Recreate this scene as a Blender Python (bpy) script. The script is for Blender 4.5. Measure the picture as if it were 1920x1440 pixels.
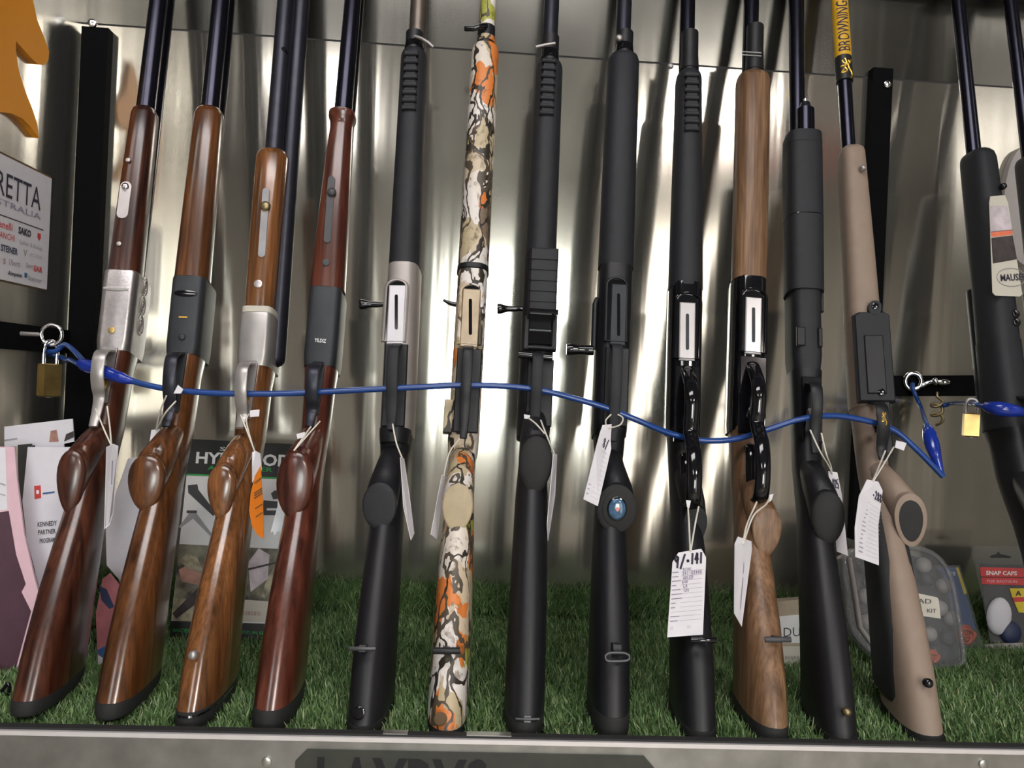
import bpy, bmesh, math, random
import numpy as np
from mathutils import Vector, Matrix

for o in list(bpy.data.objects): bpy.data.objects.remove(o)
scn = bpy.context.scene
COL = scn.collection
rnd = random.Random(7)

# ------------------------------------------------------------------ camera
F = 1500.0
PHI, ROLL, PITCH = math.radians(3.3), math.radians(2.6), math.radians(0.0)
CAM = np.array([0.0, -0.726, 0.326])
FWD = np.array([math.sin(PHI)*math.cos(PITCH), math.cos(PHI)*math.cos(PITCH), math.sin(PITCH)])
_r0 = np.array([math.cos(PHI), -math.sin(PHI), 0.0]); _u0 = np.cross(_r0, FWD)
RT = _r0*math.cos(ROLL) + _u0*math.sin(ROLL)
UP = _u0*math.cos(ROLL) - _r0*math.sin(ROLL)
cd = bpy.data.cameras.new('camera'); cam = bpy.data.objects.new('camera', cd); COL.objects.link(cam)
cd.sensor_width = 36; cd.lens = F/1920*36; cd.clip_start = 0.01; cd.clip_end = 60
m = Matrix.Identity(4)
for i in range(3):
    m[i][0], m[i][1], m[i][2], m[i][3] = RT[i], UP[i], -FWD[i], CAM[i]
cam.matrix_world = m
scn.camera = cam

# ------------------------------------------------------------------ world, exposure
vs = scn.view_settings
vs.view_transform = 'Standard'; vs.look = 'None'; vs.gamma = 1.0; vs.use_curve_mapping = False
vs.exposure = 0.0
W = bpy.data.worlds.new('world'); scn.world = W; W.use_nodes = True
W.node_tree.nodes['Background'].inputs[0].default_value = (0.55, 0.55, 0.6, 1)
W.node_tree.nodes['Background'].inputs[1].default_value = 0.3
LAMP_NEAR, LAMP_FAR, WINDOW_GLOW, DOOR_GLOW = 9.0, 45.0, 14.0, 3.0

# ------------------------------------------------------------------ geometry of the place
LEAN = math.radians(13)
U = np.array([0, math.sin(LEAN), math.cos(LEAN)]); N = np.array([0, -math.cos(LEAN), math.sin(LEAN)])
DT = 0.15
O0 = np.array([0, 0.016, 0.0]) - DT*N
TURF_Z = -.012
WALL_Y, LEFT_X, RIGHT_X = 0.43, -0.56, 0.98

def ray(px, py): return FWD + RT*((px-960)/F) - UP*((py-720)/F)
def on_plane(px, py, p0, nn):
    v = ray(px, py); t = float(np.dot(np.array(p0)-CAM, nn)/np.dot(v, nn)); return CAM + t*v
def gp(px, py, d=0.0): return on_plane(px, py, O0 + d*N, N)          # on the racked guns' plane
def at_y(px, py, y): return on_plane(px, py, (0, y, 0), np.array([0, 1.0, 0]))
def at_x(px, py, x): return on_plane(px, py, (x, 0, 0), np.array([1.0, 0, 0]))
def at_z(px, py, z): return on_plane(px, py, (0, 0, z), np.array([0, 0, 1.0]))

# ------------------------------------------------------------------ materials
MATS = {}
ANISO_ROT = 0.25
def nodes_of(name):
    mt = bpy.data.materials.new(name); mt.use_nodes = True
    nt = mt.node_tree; b = nt.nodes['Principled BSDF']
    MATS[name] = mt
    return mt, nt, b
def pmat(name, col, rough=0.5, metal=0.0, coat=0.0, var=0.12, scale=60, bump=0.0, bscale=400, stretch=(1, 1, 1), spec=0.5):
    mt, nt, b = nodes_of(name)
    tc = nt.nodes.new('ShaderNodeTexCoord'); mp = nt.nodes.new('ShaderNodeMapping')
    mp.inputs['Scale'].default_value = stretch
    nt.links.new(tc.outputs['Object'], mp.inputs[0])
    nz = nt.nodes.new('ShaderNodeTexNoise'); nz.inputs['Scale'].default_value = scale; nz.inputs['Detail'].default_value = 4
    nt.links.new(mp.outputs[0], nz.inputs['Vector'])
    r = nt.nodes.new('ShaderNodeValToRGB')
    lo = [max(0, c*(1-var)) for c in col]; hi = [min(1, c*(1+var)) for c in col]
    r.color_ramp.elements[0].color = (*lo, 1); r.color_ramp.elements[1].color = (*hi, 1)
    r.color_ramp.elements[0].position = .3; r.color_ramp.elements[1].position = .7
    nt.links.new(nz.outputs['Fac'], r.inputs[0]); nt.links.new(r.outputs[0], b.inputs['Base Color'])
    b.inputs['Roughness'].default_value = rough; b.inputs['Metallic'].default_value = metal
    b.inputs['Coat Weight'].default_value = coat; b.inputs['Coat Roughness'].default_value = 0.08
    b.inputs['Specular IOR Level'].default_value = spec
    if bump:
        n2 = nt.nodes.new('ShaderNodeTexNoise'); n2.inputs['Scale'].default_value = bscale; n2.inputs['Detail'].default_value = 3
        nt.links.new(mp.outputs[0], n2.inputs['Vector'])
        bp = nt.nodes.new('ShaderNodeBump'); bp.inputs['Strength'].default_value = bump; bp.inputs['Distance'].default_value = 0.001
        nt.links.new(n2.outputs['Fac'], bp.inputs['Height']); nt.links.new(bp.outputs[0], b.inputs['Normal'])
    return mt
def wood(name, dark, light, rough=0.28, coat=0.7, off=0.0):
    mt, nt, b = nodes_of(name)
    tc = nt.nodes.new('ShaderNodeTexCoord'); mp = nt.nodes.new('ShaderNodeMapping')
    mp.inputs['Scale'].default_value = (30, 30, 3.0); mp.inputs['Location'].default_value = (off, off*2, off)
    mp.inputs['Rotation'].default_value = (0.12, 0.1, 0)
    nt.links.new(tc.outputs['Object'], mp.inputs[0])
    n1 = nt.nodes.new('ShaderNodeTexNoise'); n1.inputs['Scale'].default_value = 1.6; n1.inputs['Detail'].default_value = 6; n1.inputs['Distortion'].default_value = 1.3
    nt.links.new(mp.outputs[0], n1.inputs['Vector'])
    mp2 = nt.nodes.new('ShaderNodeMapping'); mp2.inputs['Scale'].default_value = (260, 260, 9)
    nt.links.new(tc.outputs['Object'], mp2.inputs[0])
    n2 = nt.nodes.new('ShaderNodeTexNoise'); n2.inputs['Scale'].default_value = 1.5; n2.inputs['Detail'].default_value = 3
    nt.links.new(mp2.outputs[0], n2.inputs['Vector'])
    r1 = nt.nodes.new('ShaderNodeValToRGB'); r1.color_ramp.elements[0].position = .32; r1.color_ramp.elements[1].position = .68
    r1.color_ramp.elements[0].color = (*dark, 1); r1.color_ramp.elements[1].color = (*light, 1)
    nt.links.new(n1.outputs['Fac'], r1.inputs[0])
    r2 = nt.nodes.new('ShaderNodeValToRGB'); r2.color_ramp.elements[0].position = .35; r2.color_ramp.elements[1].position = .6
    r2.color_ramp.elements[0].color = (.55, .5, .45, 1); r2.color_ramp.elements[1].color = (1, 1, 1, 1)
    nt.links.new(n2.outputs['Fac'], r2.inputs[0])
    mx = nt.nodes.new('ShaderNodeMix'); mx.data_type = 'RGBA'; mx.blend_type = 'MULTIPLY'; mx.inputs[0].default_value = .8
    nt.links.new(r1.outputs[0], mx.inputs[6]); nt.links.new(r2.outputs[0], mx.inputs[7])
    nt.links.new(mx.outputs[2], b.inputs['Base Color'])
    b.inputs['Roughness'].default_value = rough; b.inputs['Coat Weight'].default_value = coat; b.inputs['Coat Roughness'].default_value = .18
    return mt
def camo(name):
    mt, nt, b = nodes_of(name)
    L = nt.links.new
    tc = nt.nodes.new('ShaderNodeTexCoord'); mp = nt.nodes.new('ShaderNodeMapping'); mp.inputs['Scale'].default_value = (1, 1, .6)
    L(tc.outputs['Object'], mp.inputs[0])
    dn = nt.nodes.new('ShaderNodeTexNoise'); dn.inputs['Scale'].default_value = 35; dn.inputs['Detail'].default_value = 3
    L(mp.outputs[0], dn.inputs['Vector'])
    sb = nt.nodes.new('ShaderNodeVectorMath'); sb.operation = 'SUBTRACT'; sb.inputs[1].default_value = (.5, .5, .5)
    L(dn.outputs['Color'], sb.inputs[0])
    sc = nt.nodes.new('ShaderNodeVectorMath'); sc.operation = 'SCALE'; sc.inputs['Scale'].default_value = .05
    L(sb.outputs[0], sc.inputs[0])
    ad = nt.nodes.new('ShaderNodeVectorMath'); ad.operation = 'ADD'; L(mp.outputs[0], ad.inputs[0]); L(sc.outputs[0], ad.inputs[1])
    v1 = nt.nodes.new('ShaderNodeTexVoronoi'); v1.inputs['Scale'].default_value = 36; L(ad.outputs[0], v1.inputs['Vector'])
    sp = nt.nodes.new('ShaderNodeSeparateColor'); L(v1.outputs['Color'], sp.inputs[0])
    rp = nt.nodes.new('ShaderNodeValToRGB'); rp.color_ramp.interpolation = 'CONSTANT'
    cols = [(0, (.52, .42, .27)), (.24, (.80, .74, .70)), (.46, (.62, .50, .36)), (.60, (.72, .22, .05)), (.78, (.22, .16, .11)), (.83, (.76, .68, .60)), (.96, (.42, .42, .08))]
    el = rp.color_ramp.elements
    el[0].position, el[0].color = cols[0][0], (*cols[0][1], 1); el[1].position, el[1].color = cols[1][0], (*cols[1][1], 1)
    for p, c in cols[2:]:
        e = el.new(p); e.color = (*c, 1)
    L(sp.outputs[0], rp.inputs[0])
    n3 = nt.nodes.new('ShaderNodeTexNoise'); n3.inputs['Scale'].default_value = 120; n3.inputs['Detail'].default_value = 5; L(ad.outputs[0], n3.inputs['Vector'])
    r3 = nt.nodes.new('ShaderNodeValToRGB'); r3.color_ramp.elements[0].position = .30; r3.color_ramp.elements[1].position = .44
    r3.color_ramp.elements[0].color = (.4, .36, .33, 1)
    L(n3.outputs['Fac'], r3.inputs[0])
    mx = nt.nodes.new('ShaderNodeMix'); mx.data_type = 'RGBA'; mx.blend_type = 'MULTIPLY'; mx.inputs[0].default_value = 1
    L(rp.outputs[0], mx.inputs[6]); L(r3.outputs[0], mx.inputs[7])
    # dark twigs crossing the pattern
    last = mx.outputs[2]
    for k, (scl, thr, rot) in enumerate(((26, .032, .5), (17, .022, -.7))):
        mq = nt.nodes.new('ShaderNodeMapping'); mq.inputs['Scale'].default_value = (1, 1, .42); mq.inputs['Rotation'].default_value = (rot*.4, rot, 0)
        L(ad.outputs[0], mq.inputs[0])
        v2 = nt.nodes.new('ShaderNodeTexVoronoi'); v2.feature = 'DISTANCE_TO_EDGE'; v2.inputs['Scale'].default_value = scl; L(mq.outputs[0], v2.inputs['Vector'])
        th = nt.nodes.new('ShaderNodeMath'); th.operation = 'LESS_THAN'; th.inputs[1].default_value = thr; L(v2.outputs['Distance'], th.inputs[0])
        m2 = nt.nodes.new('ShaderNodeMix'); m2.data_type = 'RGBA'; L(th.outputs[0], m2.inputs[0]); L(last, m2.inputs[6]); m2.inputs[7].default_value = (.035, .028, .022, 1) if k == 0 else (.09, .07, .05, 1)
        last = m2.outputs[2]
    L(last, b.inputs['Base Color']); b.inputs['Roughness'].default_value = .42
    return mt
def steel(name, col, rough, aniso, spread=0.06, metal=.93):
    mt, nt, b = nodes_of(name); L = nt.links.new
    tc = nt.nodes.new('ShaderNodeTexCoord'); mp = nt.nodes.new('ShaderNodeMapping'); mp.inputs['Scale'].default_value = (9, 9, .35)
    L(tc.outputs['Object'], mp.inputs[0])
    nz = nt.nodes.new('ShaderNodeTexNoise'); nz.inputs['Scale'].default_value = 1.6; nz.inputs['Detail'].default_value = 3; L(mp.outputs[0], nz.inputs['Vector'])
    bp = nt.nodes.new('ShaderNodeBump'); bp.inputs['Strength'].default_value = spread; bp.inputs['Distance'].default_value = .02
    L(nz.outputs['Fac'], bp.inputs['Height']); L(bp.outputs[0], b.inputs['Normal'])
    n2 = nt.nodes.new('ShaderNodeTexNoise'); n2.inputs['Scale'].default_value = 9; n2.inputs['Detail'].default_value = 6; L(tc.outputs['Object'], n2.inputs['Vector'])
    r = nt.nodes.new('ShaderNodeMapRange'); r.inputs['From Min'].default_value = 0; r.inputs['From Max'].default_value = 1
    r.inputs['To Min'].default_value = rough*.8; r.inputs['To Max'].default_value = rough*1.25
    L(n2.outputs['Fac'], r.inputs['Value']); L(r.outputs[0], b.inputs['Roughness'])
    b.inputs['Base Color'].default_value = (*col, 1); b.inputs['Metallic'].default_value = metal
    b.inputs['Anisotropic'].default_value = aniso; b.inputs['Anisotropic Rotation'].default_value = ANISO_ROT
    if aniso:
        tg = nt.nodes.new('ShaderNodeTangent'); tg.direction_type = 'UV_MAP'
        L(tg.outputs[0], b.inputs['Tangent'])
    return mt
def emit(name, col, s):
    mt, nt, b = nodes_of(name)
    b.inputs['Base Color'].default_value = (.8, .8, .8, 1); b.inputs['Emission Color'].default_value = (*col, 1); b.inputs['Emission Strength'].default_value = s
    return mt
def clear(name, col=(.95, .95, .95), rough=.08, alpha=.3):
    mt, nt, b = nodes_of(name); L = nt.links.new
    tr = nt.nodes.new('ShaderNodeBsdfTransparent'); tr.inputs[0].default_value = (*col, 1)
    ms = nt.nodes.new('ShaderNodeMixShader'); ms.inputs[0].default_value = alpha
    nz = nt.nodes.new('ShaderNodeTexNoise'); nz.inputs['Scale'].default_value = 40
    bp = nt.nodes.new('ShaderNodeBump'); bp.inputs['Strength'].default_value = .25; bp.inputs['Distance'].default_value = .003
    L(nz.outputs['Fac'], bp.inputs['Height']); L(bp.outputs[0], b.inputs['Normal'])
    b.inputs['Base Color'].default_value = (.30, .30, .31, 1); b.inputs['Roughness'].default_value = rough; b.inputs['Specular IOR Level'].default_value = .8
    L(tr.outputs[0], ms.inputs[1]); L(b.outputs[0], ms.inputs[2]); L(ms.outputs[0], nt.nodes['Material Output'].inputs['Surface'])
    return mt

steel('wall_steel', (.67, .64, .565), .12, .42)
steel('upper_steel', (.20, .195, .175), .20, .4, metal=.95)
steel('side_steel', (.62, .61, .58), .20, .6)
steel('lip_steel', (.56, .55, .53), .32, 0)
pmat('fascia_steel', (.34, .33, .31), .45, .9, var=.2, scale=30)
pmat('turf_mat', (.028, .055, .015), .9, var=.4, scale=120)
wood('wood_red', (.028, .008, .005), (.120, .036, .018), .3, .5, 1.0)
wood('wood_walnut', (.040, .014, .005), (.20, .072, .022), .28, .7, 4.0)
wood('wood_honey', (.085, .034, .012), (.32, .13, .045), .22, .8, 7.0)
wood('wood_cherry', (.045, .011, .007), (.165, .045, .026), .28, .55, 9.0)
wood('wood_pale', (.13, .066, .032), (.33, .185, .100), .5, .1, 12.0)
pmat('black_polymer', (.0085, .0085, .0115), .48, bump=.12, bscale=900)
pmat('black_matte', (.0135, .0140, .0185), .6, bump=.25, bscale=1200)
pmat('black_gloss', (.006, .006, .008), .10, coat=.5)
pmat('black_rubber', (.020, .020, .021), .75, bump=.3, bscale=700)
pmat('blued', (.028, .028, .042), .24, .85)
pmat('blued_soft', (.040, .041, .055), .38, .7)
pmat('bronze_barrel', (.20, .165, .14), .4, .8)
pmat('silver', (.40, .375, .375), .33, .85, var=.1, scale=200, bump=.15, bscale=500)
pmat('nickel', (.42, .395, .385), .36, .6, var=.08)
pmat('charcoal', (.036, .040, .046), .5, .4, bump=.1)
pmat('champagne', (.42, .38, .365), .45, .45, var=.05)
pmat('gold_lifter', (.58, .47, .34), .32, .8)
pmat('chrome', (.80, .80, .83), .12, 1, var=.03)
pmat('bright_strip', (.86, .82, .83), .25, .4, var=.03)
pmat('satin_bright', (.72, .70, .74), .45, .35, var=.04)
pmat('satin', (.72, .66, .66), .3, .7, var=.05)
pmat('brass', (.52, .37, .14), .34, .9, var=.2)
pmat('brass_dull', (.30, .24, .13), .4, .85, var=.2)
pmat('gold', (.80, .48, .08), .3, .8)
pmat('tan_polymer', (.30, .222, .172), .55, bump=.2, bscale=1000, var=.05)
pmat('camo_tan', (.50, .40, .26), .5, var=.12)
camo('camo')
pmat('paper', (.80, .77, .82), .75, var=.03)
pmat('string', (.75, .71, .63), .8, var=.05)
pmat('ink', (.03, .025, .05), .7)
pmat('pen', (.30, .26, .36), .7)
pmat('rule', (.50, .46, .52), .7)
pmat('blue_cable', (.012, .060, .27), .30, coat=.4, var=.12)
pmat('blue_wrap', (.010, .035, .33), .22, coat=.5, var=.2)
pmat('orange_tag', (.75, .20, .01), .5, var=.05)
pmat('orange_board', (.86, .33, .012), .5, var=.03, scale=12)
pmat('dark_edge', (.12, .07, .03), .7)
pmat('white_print', (.82, .82, .82), .6, var=.02)
pmat('white_card', (.72, .70, .76), .55, var=.03)
pmat('cream', (.62, .58, .50), .6, var=.03)
pmat('kraft', (.42, .35, .26), .7, var=.08)
pmat('box_black', (.014, .015, .014), .45)
pmat('green_print', (.02, .33, .06), .5)
pmat('grey_print', (.35, .35, .37), .6)
pmat('dark_print', (.06, .06, .065), .5)
pmat('plum', (.070, .026, .045), .45, var=.1)
pmat('pink_print', (.72, .48, .55), .5, var=.05)
pmat('rose_print', (.40, .13, .15), .5, var=.25, scale=40)
pmat('maroon', (.13, .02, .02), .5)
pmat('red_print', (.62, .06, .06), .5)
pmat('blue_print', (.03, .10, .27), .5)
pmat('navy', (.03, .04, .10), .5)
pmat('yellow_print', (.75, .58, .04), .5)
pmat('sleeve_yellow', (.72, .40, .02), .45, var=.05)
pmat('orange_plastic', (.72, .12, .03), .35, coat=.3, var=.15)
pmat('grey_plastic', (.42, .38, .37), .5, var=.04)
pmat('silver_tag', (.52, .53, .56), .4, .5)
pmat('sign_green', (.040, .043, .035), .5, var=.15)
pmat('sign_ink', (.006, .006, .008), .6)
pmat('blue_badge', (.05, .12, .22), .15, coat=.8, var=.3, scale=150)
pmat('photo_brush', (.16, .15, .11), .5, var=.85, scale=55)
pmat('photo_skin', (.42, .22, .17), .5, var=.4, scale=50)
pmat('photo_straw', (.36, .32, .22), .5, var=.5, scale=90)
pmat('photo_snow', (.60, .52, .56), .5, var=.25, scale=70)
pmat('photo_dark', (.045, .035, .035), .5, var=.5, scale=80)
clear('clear_plastic', alpha=.32)
clear('clear_film', alpha=.16, rough=.05)
pmat('post_black', (.004, .004, .005), .7, spec=.05); pmat('gunmetal', (.10, .10, .105), .4, .6); pmat('ceiling_paint', (.085, .08, .075), .9); pmat('shop_paint', (.33, .315, .29), .85); pmat('shop_floor_mat', (.34, .31, .27), .5)
pmat('frame_white', (.6, .6, .6), .5); pmat('banner_red', (.62, .05, .03), .6)
emit('lamp_near', (1.0, .96, .95), LAMP_NEAR); emit('lamp_far', (1.0, .95, .90), LAMP_FAR); emit('window_light', (.95, 1.0, .97), WINDOW_GLOW); emit('door_light', (1.0, .93, .84), DOOR_GLOW)
M = MATS

# ------------------------------------------------------------------ mesh helpers
def build(name, verts, faces, mat, parent=None, smooth=True, angle=40, mats=None, fmat=None):
    me = bpy.data.meshes.new(name)
    me.from_pydata([tuple(map(float, v)) for v in verts], [], faces)
    if mats:
        for x in mats: me.materials.append(M[x])
        me.polygons.foreach_set('material_index', fmat)
    else: me.materials.append(M[mat])
    bm = bmesh.new(); bm.from_mesh(me); bmesh.ops.recalc_face_normals(bm, faces=bm.faces); bm.to_mesh(me); bm.free()
    if smooth:
        me.polygons.foreach_set('use_smooth', [True]*len(me.polygons)); me.set_sharp_from_angle(angle=math.radians(angle))
    me.update()
    o = bpy.data.objects.new(name, me); COL.objects.link(o)
    if parent is not None: o.parent = parent
    return o
def tag(o, label, cat, group=None):
    o['label'] = label; o['category'] = cat
    if group: o['group'] = group
    return o
def structure(o): o['kind'] = 'structure'; return o
def empty(name, loc, label=None, cat=None, group=None, mat=None):
    o = bpy.data.objects.new(name, None); COL.objects.link(o); o.empty_display_size = .02
    if mat is not None: o.matrix_world = mat
    else: o.location = tuple(map(float, loc))
    if label: tag(o, label, cat, group)
    return o
class B:
    def __init__(s): s.v = []; s.f = []
    def add(s, v, f):
        n = len(s.v); s.v += [tuple(map(float, p)) for p in v]; s.f += [tuple(i+n for i in q) for q in f]; return s
    def box(s, a, b):
        (x0, y0, z0), (x1, y1, z1) = a, b
        return s.add([(x0,y0,z0),(x1,y0,z0),(x1,y1,z0),(x0,y1,z0),(x0,y0,z1),(x1,y0,z1),(x1,y1,z1),(x0,y1,z1)],
                     [(0,3,2,1),(4,5,6,7),(0,1,5,4),(1,2,6,5),(2,3,7,6),(3,0,4,7)])
    def rings(s, R, closed_ends=True):
        n = len(R[0]); base = [p for r in R for p in r]; f = []
        for i in range(len(R)-1):
            for j in range(n):
                k = (j+1) % n; f.append((i*n+j, i*n+k, (i+1)*n+k, (i+1)*n+j))
        if closed_ends: f.append(tuple(range(n))[::-1]); f.append(tuple((len(R)-1)*n+j for j in range(n)))
        return s.add(base, f)
    def prism(s, pts, off):
        """closed outline pts (3D) extruded by vector off"""
        n = len(pts); off = np.array(off); a = [np.array(p) for p in pts]
        f = [tuple(range(n)), tuple(range(2*n-1, n-1, -1))] + [(i, n+i, n+(i+1) % n, (i+1) % n) for i in range(n)]
        return s.add(a + [p+off for p in a], f)
    def done(s, name, mat, parent=None, smooth=True, angle=40): return build(name, s.v, s.f, mat, parent, smooth, angle)
def catmull(P, k=8, closed=False):
    P = [np.array(p, float) for p in P]; out = []; n = len(P)
    rng = range(n) if closed else range(n-1)
    for i in rng:
        if closed: a, b, c, d = P[(i-1) % n], P[i], P[(i+1) % n], P[(i+2) % n]
        else: a, b, c, d = P[max(i-1, 0)], P[i], P[i+1], P[min(i+2, n-1)]
        for t in np.linspace(0, 1, k, endpoint=False):
            out.append(.5*((2*b)+(-a+c)*t+(2*a-5*b+4*c-d)*t*t+(-a+3*b-3*c+d)*t**3))
    if not closed: out.append(P[-1])
    return out
def tube_rings(P, r, sides=10, closed=False, flat=None, ref=None):
    """rings round a path. r number or list; flat=(wx,wt): half sizes across ref x tangent and along ref"""
    P = [np.array(p, float) for p in P]; n = len(P); R = []
    ref0 = np.array(ref if ref is not None else (0.13, -0.9, 0.4), float)
    for i in range(n):
        if closed: t = P[(i+1) % n]-P[i-1]
        else: t = P[min(i+1, n-1)]-P[max(i-1, 0)]
        t = t/(np.linalg.norm(t)+1e-12)
        a = ref0-np.dot(ref0, t)*t; a /= np.linalg.norm(a)+1e-12; b = np.cross(t, a)
        ri = r[i] if isinstance(r, (list, tuple, np.ndarray)) else r
        ra, rb = (ri, ri) if flat is None else (flat[0]*ri, flat[1]*ri)
        R.append([P[i]+a*ra*math.cos(q)+b*rb*math.sin(q) for q in np.linspace(0, 2*math.pi, sides, endpoint=False)])
    return R
def tube(name, P, r, mat, parent=None, sides=10, closed=False, flat=None, ref=None):
    R = tube_rings(P, r, sides, closed, flat, ref); bb = B()
    if closed:
        n = sides; m_ = len(R); base = [p for q in R for p in q]
        bb.add(base, [(i*n+j, i*n+(j+1) % n, ((i+1) % m_)*n+(j+1) % n, ((i+1) % m_)*n+j) for i in range(m_) for j in range(n)])
    else: bb.rings(R)
    return bb.done(name, mat, parent, angle=60)
def ribbon(bb, P, w, t, across):
    """flat strap: path P, half width w along 'across', half thickness t; bevelled section"""
    P = [np.array(p, float) for p in P]; n = len(P); ac = np.array(across, float); R = []
    for i in range(n):
        tg = P[min(i+1, n-1)]-P[max(i-1, 0)]; tg /= np.linalg.norm(tg)+1e-12
        nn = np.cross(ac, tg); nn /= np.linalg.norm(nn)+1e-12
        wi = w[i] if isinstance(w, (list, tuple, np.ndarray)) else w
        R.append([P[i]+ac*wi*a+nn*t*b for a, b in ((-1,-.5),(-.8,-1),(.8,-1),(1,-.5),(1,.5),(.8,1),(-.8,1),(-1,.5))])
    bb.rings(R); return bb
def disc(bb, c, nrm, upv, rx, ry, h=.002, n=20, dome=0.0, tear=0.0):
    c = np.array(c, float); nrm = np.array(nrm, float); nrm /= np.linalg.norm(nrm)
    upv = np.array(upv, float); upv = upv-np.dot(upv, nrm)*nrm; upv /= np.linalg.norm(upv); rt = np.cross(upv, nrm)
    def ring(s, z): 
        out = []
        for q in np.linspace(0, 2*math.pi, n, endpoint=False):
            y = math.sin(q); k = 1-tear*(1-y)/2
            out.append(c+nrm*z+rt*rx*s*k*math.cos(q)+upv*ry*s*y)
        return out
    if dome: bb.rings([ring(1, 0), ring(1, h*.6), ring(.93, h+dome*.25), ring(.75, h+dome*.6), ring(.45, h+dome*.9), ring(.12, h+dome)])
    else: bb.rings([ring(1, 0), ring(1, h*.7), ring(.94, h)])
    return bb
# ------------------------------------------------------------------ flat print on a four-cornered card
class Quad:
    """corners TL, TR, BR, BL in 3D; u to the right, v down"""
    def __init__(s, TL, TR, BR, BL):
        s.c = [np.array(p, float) for p in (TL, TR, BR, BL)]
        nn = np.cross(s.c[1]-s.c[0], s.c[3]-s.c[0]); s.n = nn/np.linalg.norm(nn)
        if np.dot(s.n, CAM-s.c[0]) < 0: s.n = -s.n
    def p(s, u, v, h=0.0):
        a, b, c, d = s.c
        return a*(1-u)*(1-v)+b*u*(1-v)+c*u*v+d*(1-u)*v + s.n*h
    def slab(s, name, mat, parent, t=.0005, outline=None, smooth=False, hh=0.0):
        ol = outline or [(0, 0), (1, 0), (1, 1), (0, 1)]
        return B().prism([s.p(u, v, hh) for u, v in ol], -s.n*t).done(name, mat, parent, smooth)
    def patch(s, name, mat, parent, outline, h=.0004, t=.0003):
        return B().prism([s.p(u, v, h) for u, v in outline], -s.n*t).done(name, mat, parent, False)
    def rect(s, name, mat, parent, u0, v0, u1, v1, h=.0004):
        return s.patch(name, mat, parent, [(u0, v0), (u1, v0), (u1, v1), (u0, v1)], h)
    def text(s, name, mat, parent, txt, u0, v0, u1, v1, h=.0007, bold=0.0, serif=False):
        vv, ff = text2d(txt, bold)
        return build(name, [s.p(u0+x*(u1-u0), v1-y*(v1-v0), h) for x, y in vv], ff, mat, parent, False)
    def lines(s, name, mat, parent, segs, wu, h=.0006):
        """strokes: list of polylines in uv, half width wu in metres"""
        bb = B()
        for pl in segs:
            P = [s.p(u, v, h) for u, v in pl]
            for a, b in zip(P[:-1], P[1:]):
                d = b-a; L_ = np.linalg.norm(d)
                if L_ < 1e-9: continue
                d /= L_; q = np.cross(s.n, d)*wu; e = d*wu*.6
                bb.add([a-e-q, b+e-q, b+e+q, a-e+q], [(0, 1, 2, 3)])
        return bb.done(name, mat, parent, False)
_tc = {}
def text2d(txt, bold=0.0):
    key = (txt, bold)
    if key in _tc: return _tc[key]
    cu = bpy.data.curves.new('t', 'FONT'); cu.body = txt; cu.resolution_u = 2; cu.offset = bold
    o = bpy.data.objects.new('t', cu); COL.objects.link(o)
    dg = bpy.context.evaluated_depsgraph_get(); me = o.evaluated_get(dg).to_mesh()
    V = np.array([v.co[:2] for v in me.vertices]); Fc = [tuple(p.vertices) for p in me.polygons]
    o.evaluated_get(dg).to_mesh_clear(); bpy.data.objects.remove(o); bpy.data.curves.remove(cu)
    lo, hi = V.min(0), V.max(0); V = (V-lo)/(hi-lo)
    _tc[key] = (V, Fc); return _tc[key]
STROKE = {'0': [[(.5,0),(.1,.3),(.1,.7),(.5,1),(.9,.7),(.9,.3),(.5,0)]], '1': [[(.5,0),(.5,1)]], '2': [[(.1,.25),(.4,0),(.8,.15),(.8,.4),(.1,1),(.95,.95)]],
 '4': [[(.6,0),(.1,.6),(.95,.55)],[(.7,.1),(.65,1)]], '5': [[(.9,0),(.2,.05),(.2,.45),(.7,.4),(.9,.7),(.6,1),(.1,.9)]], '8': [[(.5,.5),(.15,.25),(.5,0),(.85,.25),(.5,.5),(.1,.78),(.5,1),(.9,.78),(.5,.5)]],
 '9': [[(.8,.3),(.5,.5),(.15,.3),(.4,0),(.8,.15),(.7,1)]], '/': [[(.9,-.05),(.1,1.1)]], '.': [[(.4,.62),(.6,.62),(.6,.7),(.4,.7),(.4,.62)]], '3': [[(.1,.1),(.6,0),(.8,.25),(.4,.48),(.85,.72),(.5,1),(.1,.9)]],
 'A': [[(.05,1),(.5,0),(.95,1)],[(.2,.6),(.8,.6)]], 'L': [[(.1,0),(.1,1),(.9,1)]], 'D': [[(.1,0),(.1,1),(.7,.85),(.85,.45),(.6,.05),(.1,0)]], 'E': [[(.9,0),(.1,0),(.1,1),(.9,1)],[(.1,.5),(.7,.5)]], 'R': [[(.1,1),(.1,0),(.8,.1),(.8,.4),(.1,.5),(.9,1)]], 'G': [[(.9,.15),(.5,0),(.1,.5),(.5,1),(.9,.85),(.9,.55),(.55,.55)]], '-': [[(.15,.5),(.85,.5)]], ' ': []}
def strokes(txt, u0, v0, u1, v1):
    out = []; w = (u1-u0)/len(txt)
    for i, ch in enumerate(txt):
        for pl in STROKE[ch]: out.append([(u0+w*(i+.12+.76*x), v0+y*(v1-v0)) for x, y in pl])
    return out
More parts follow.
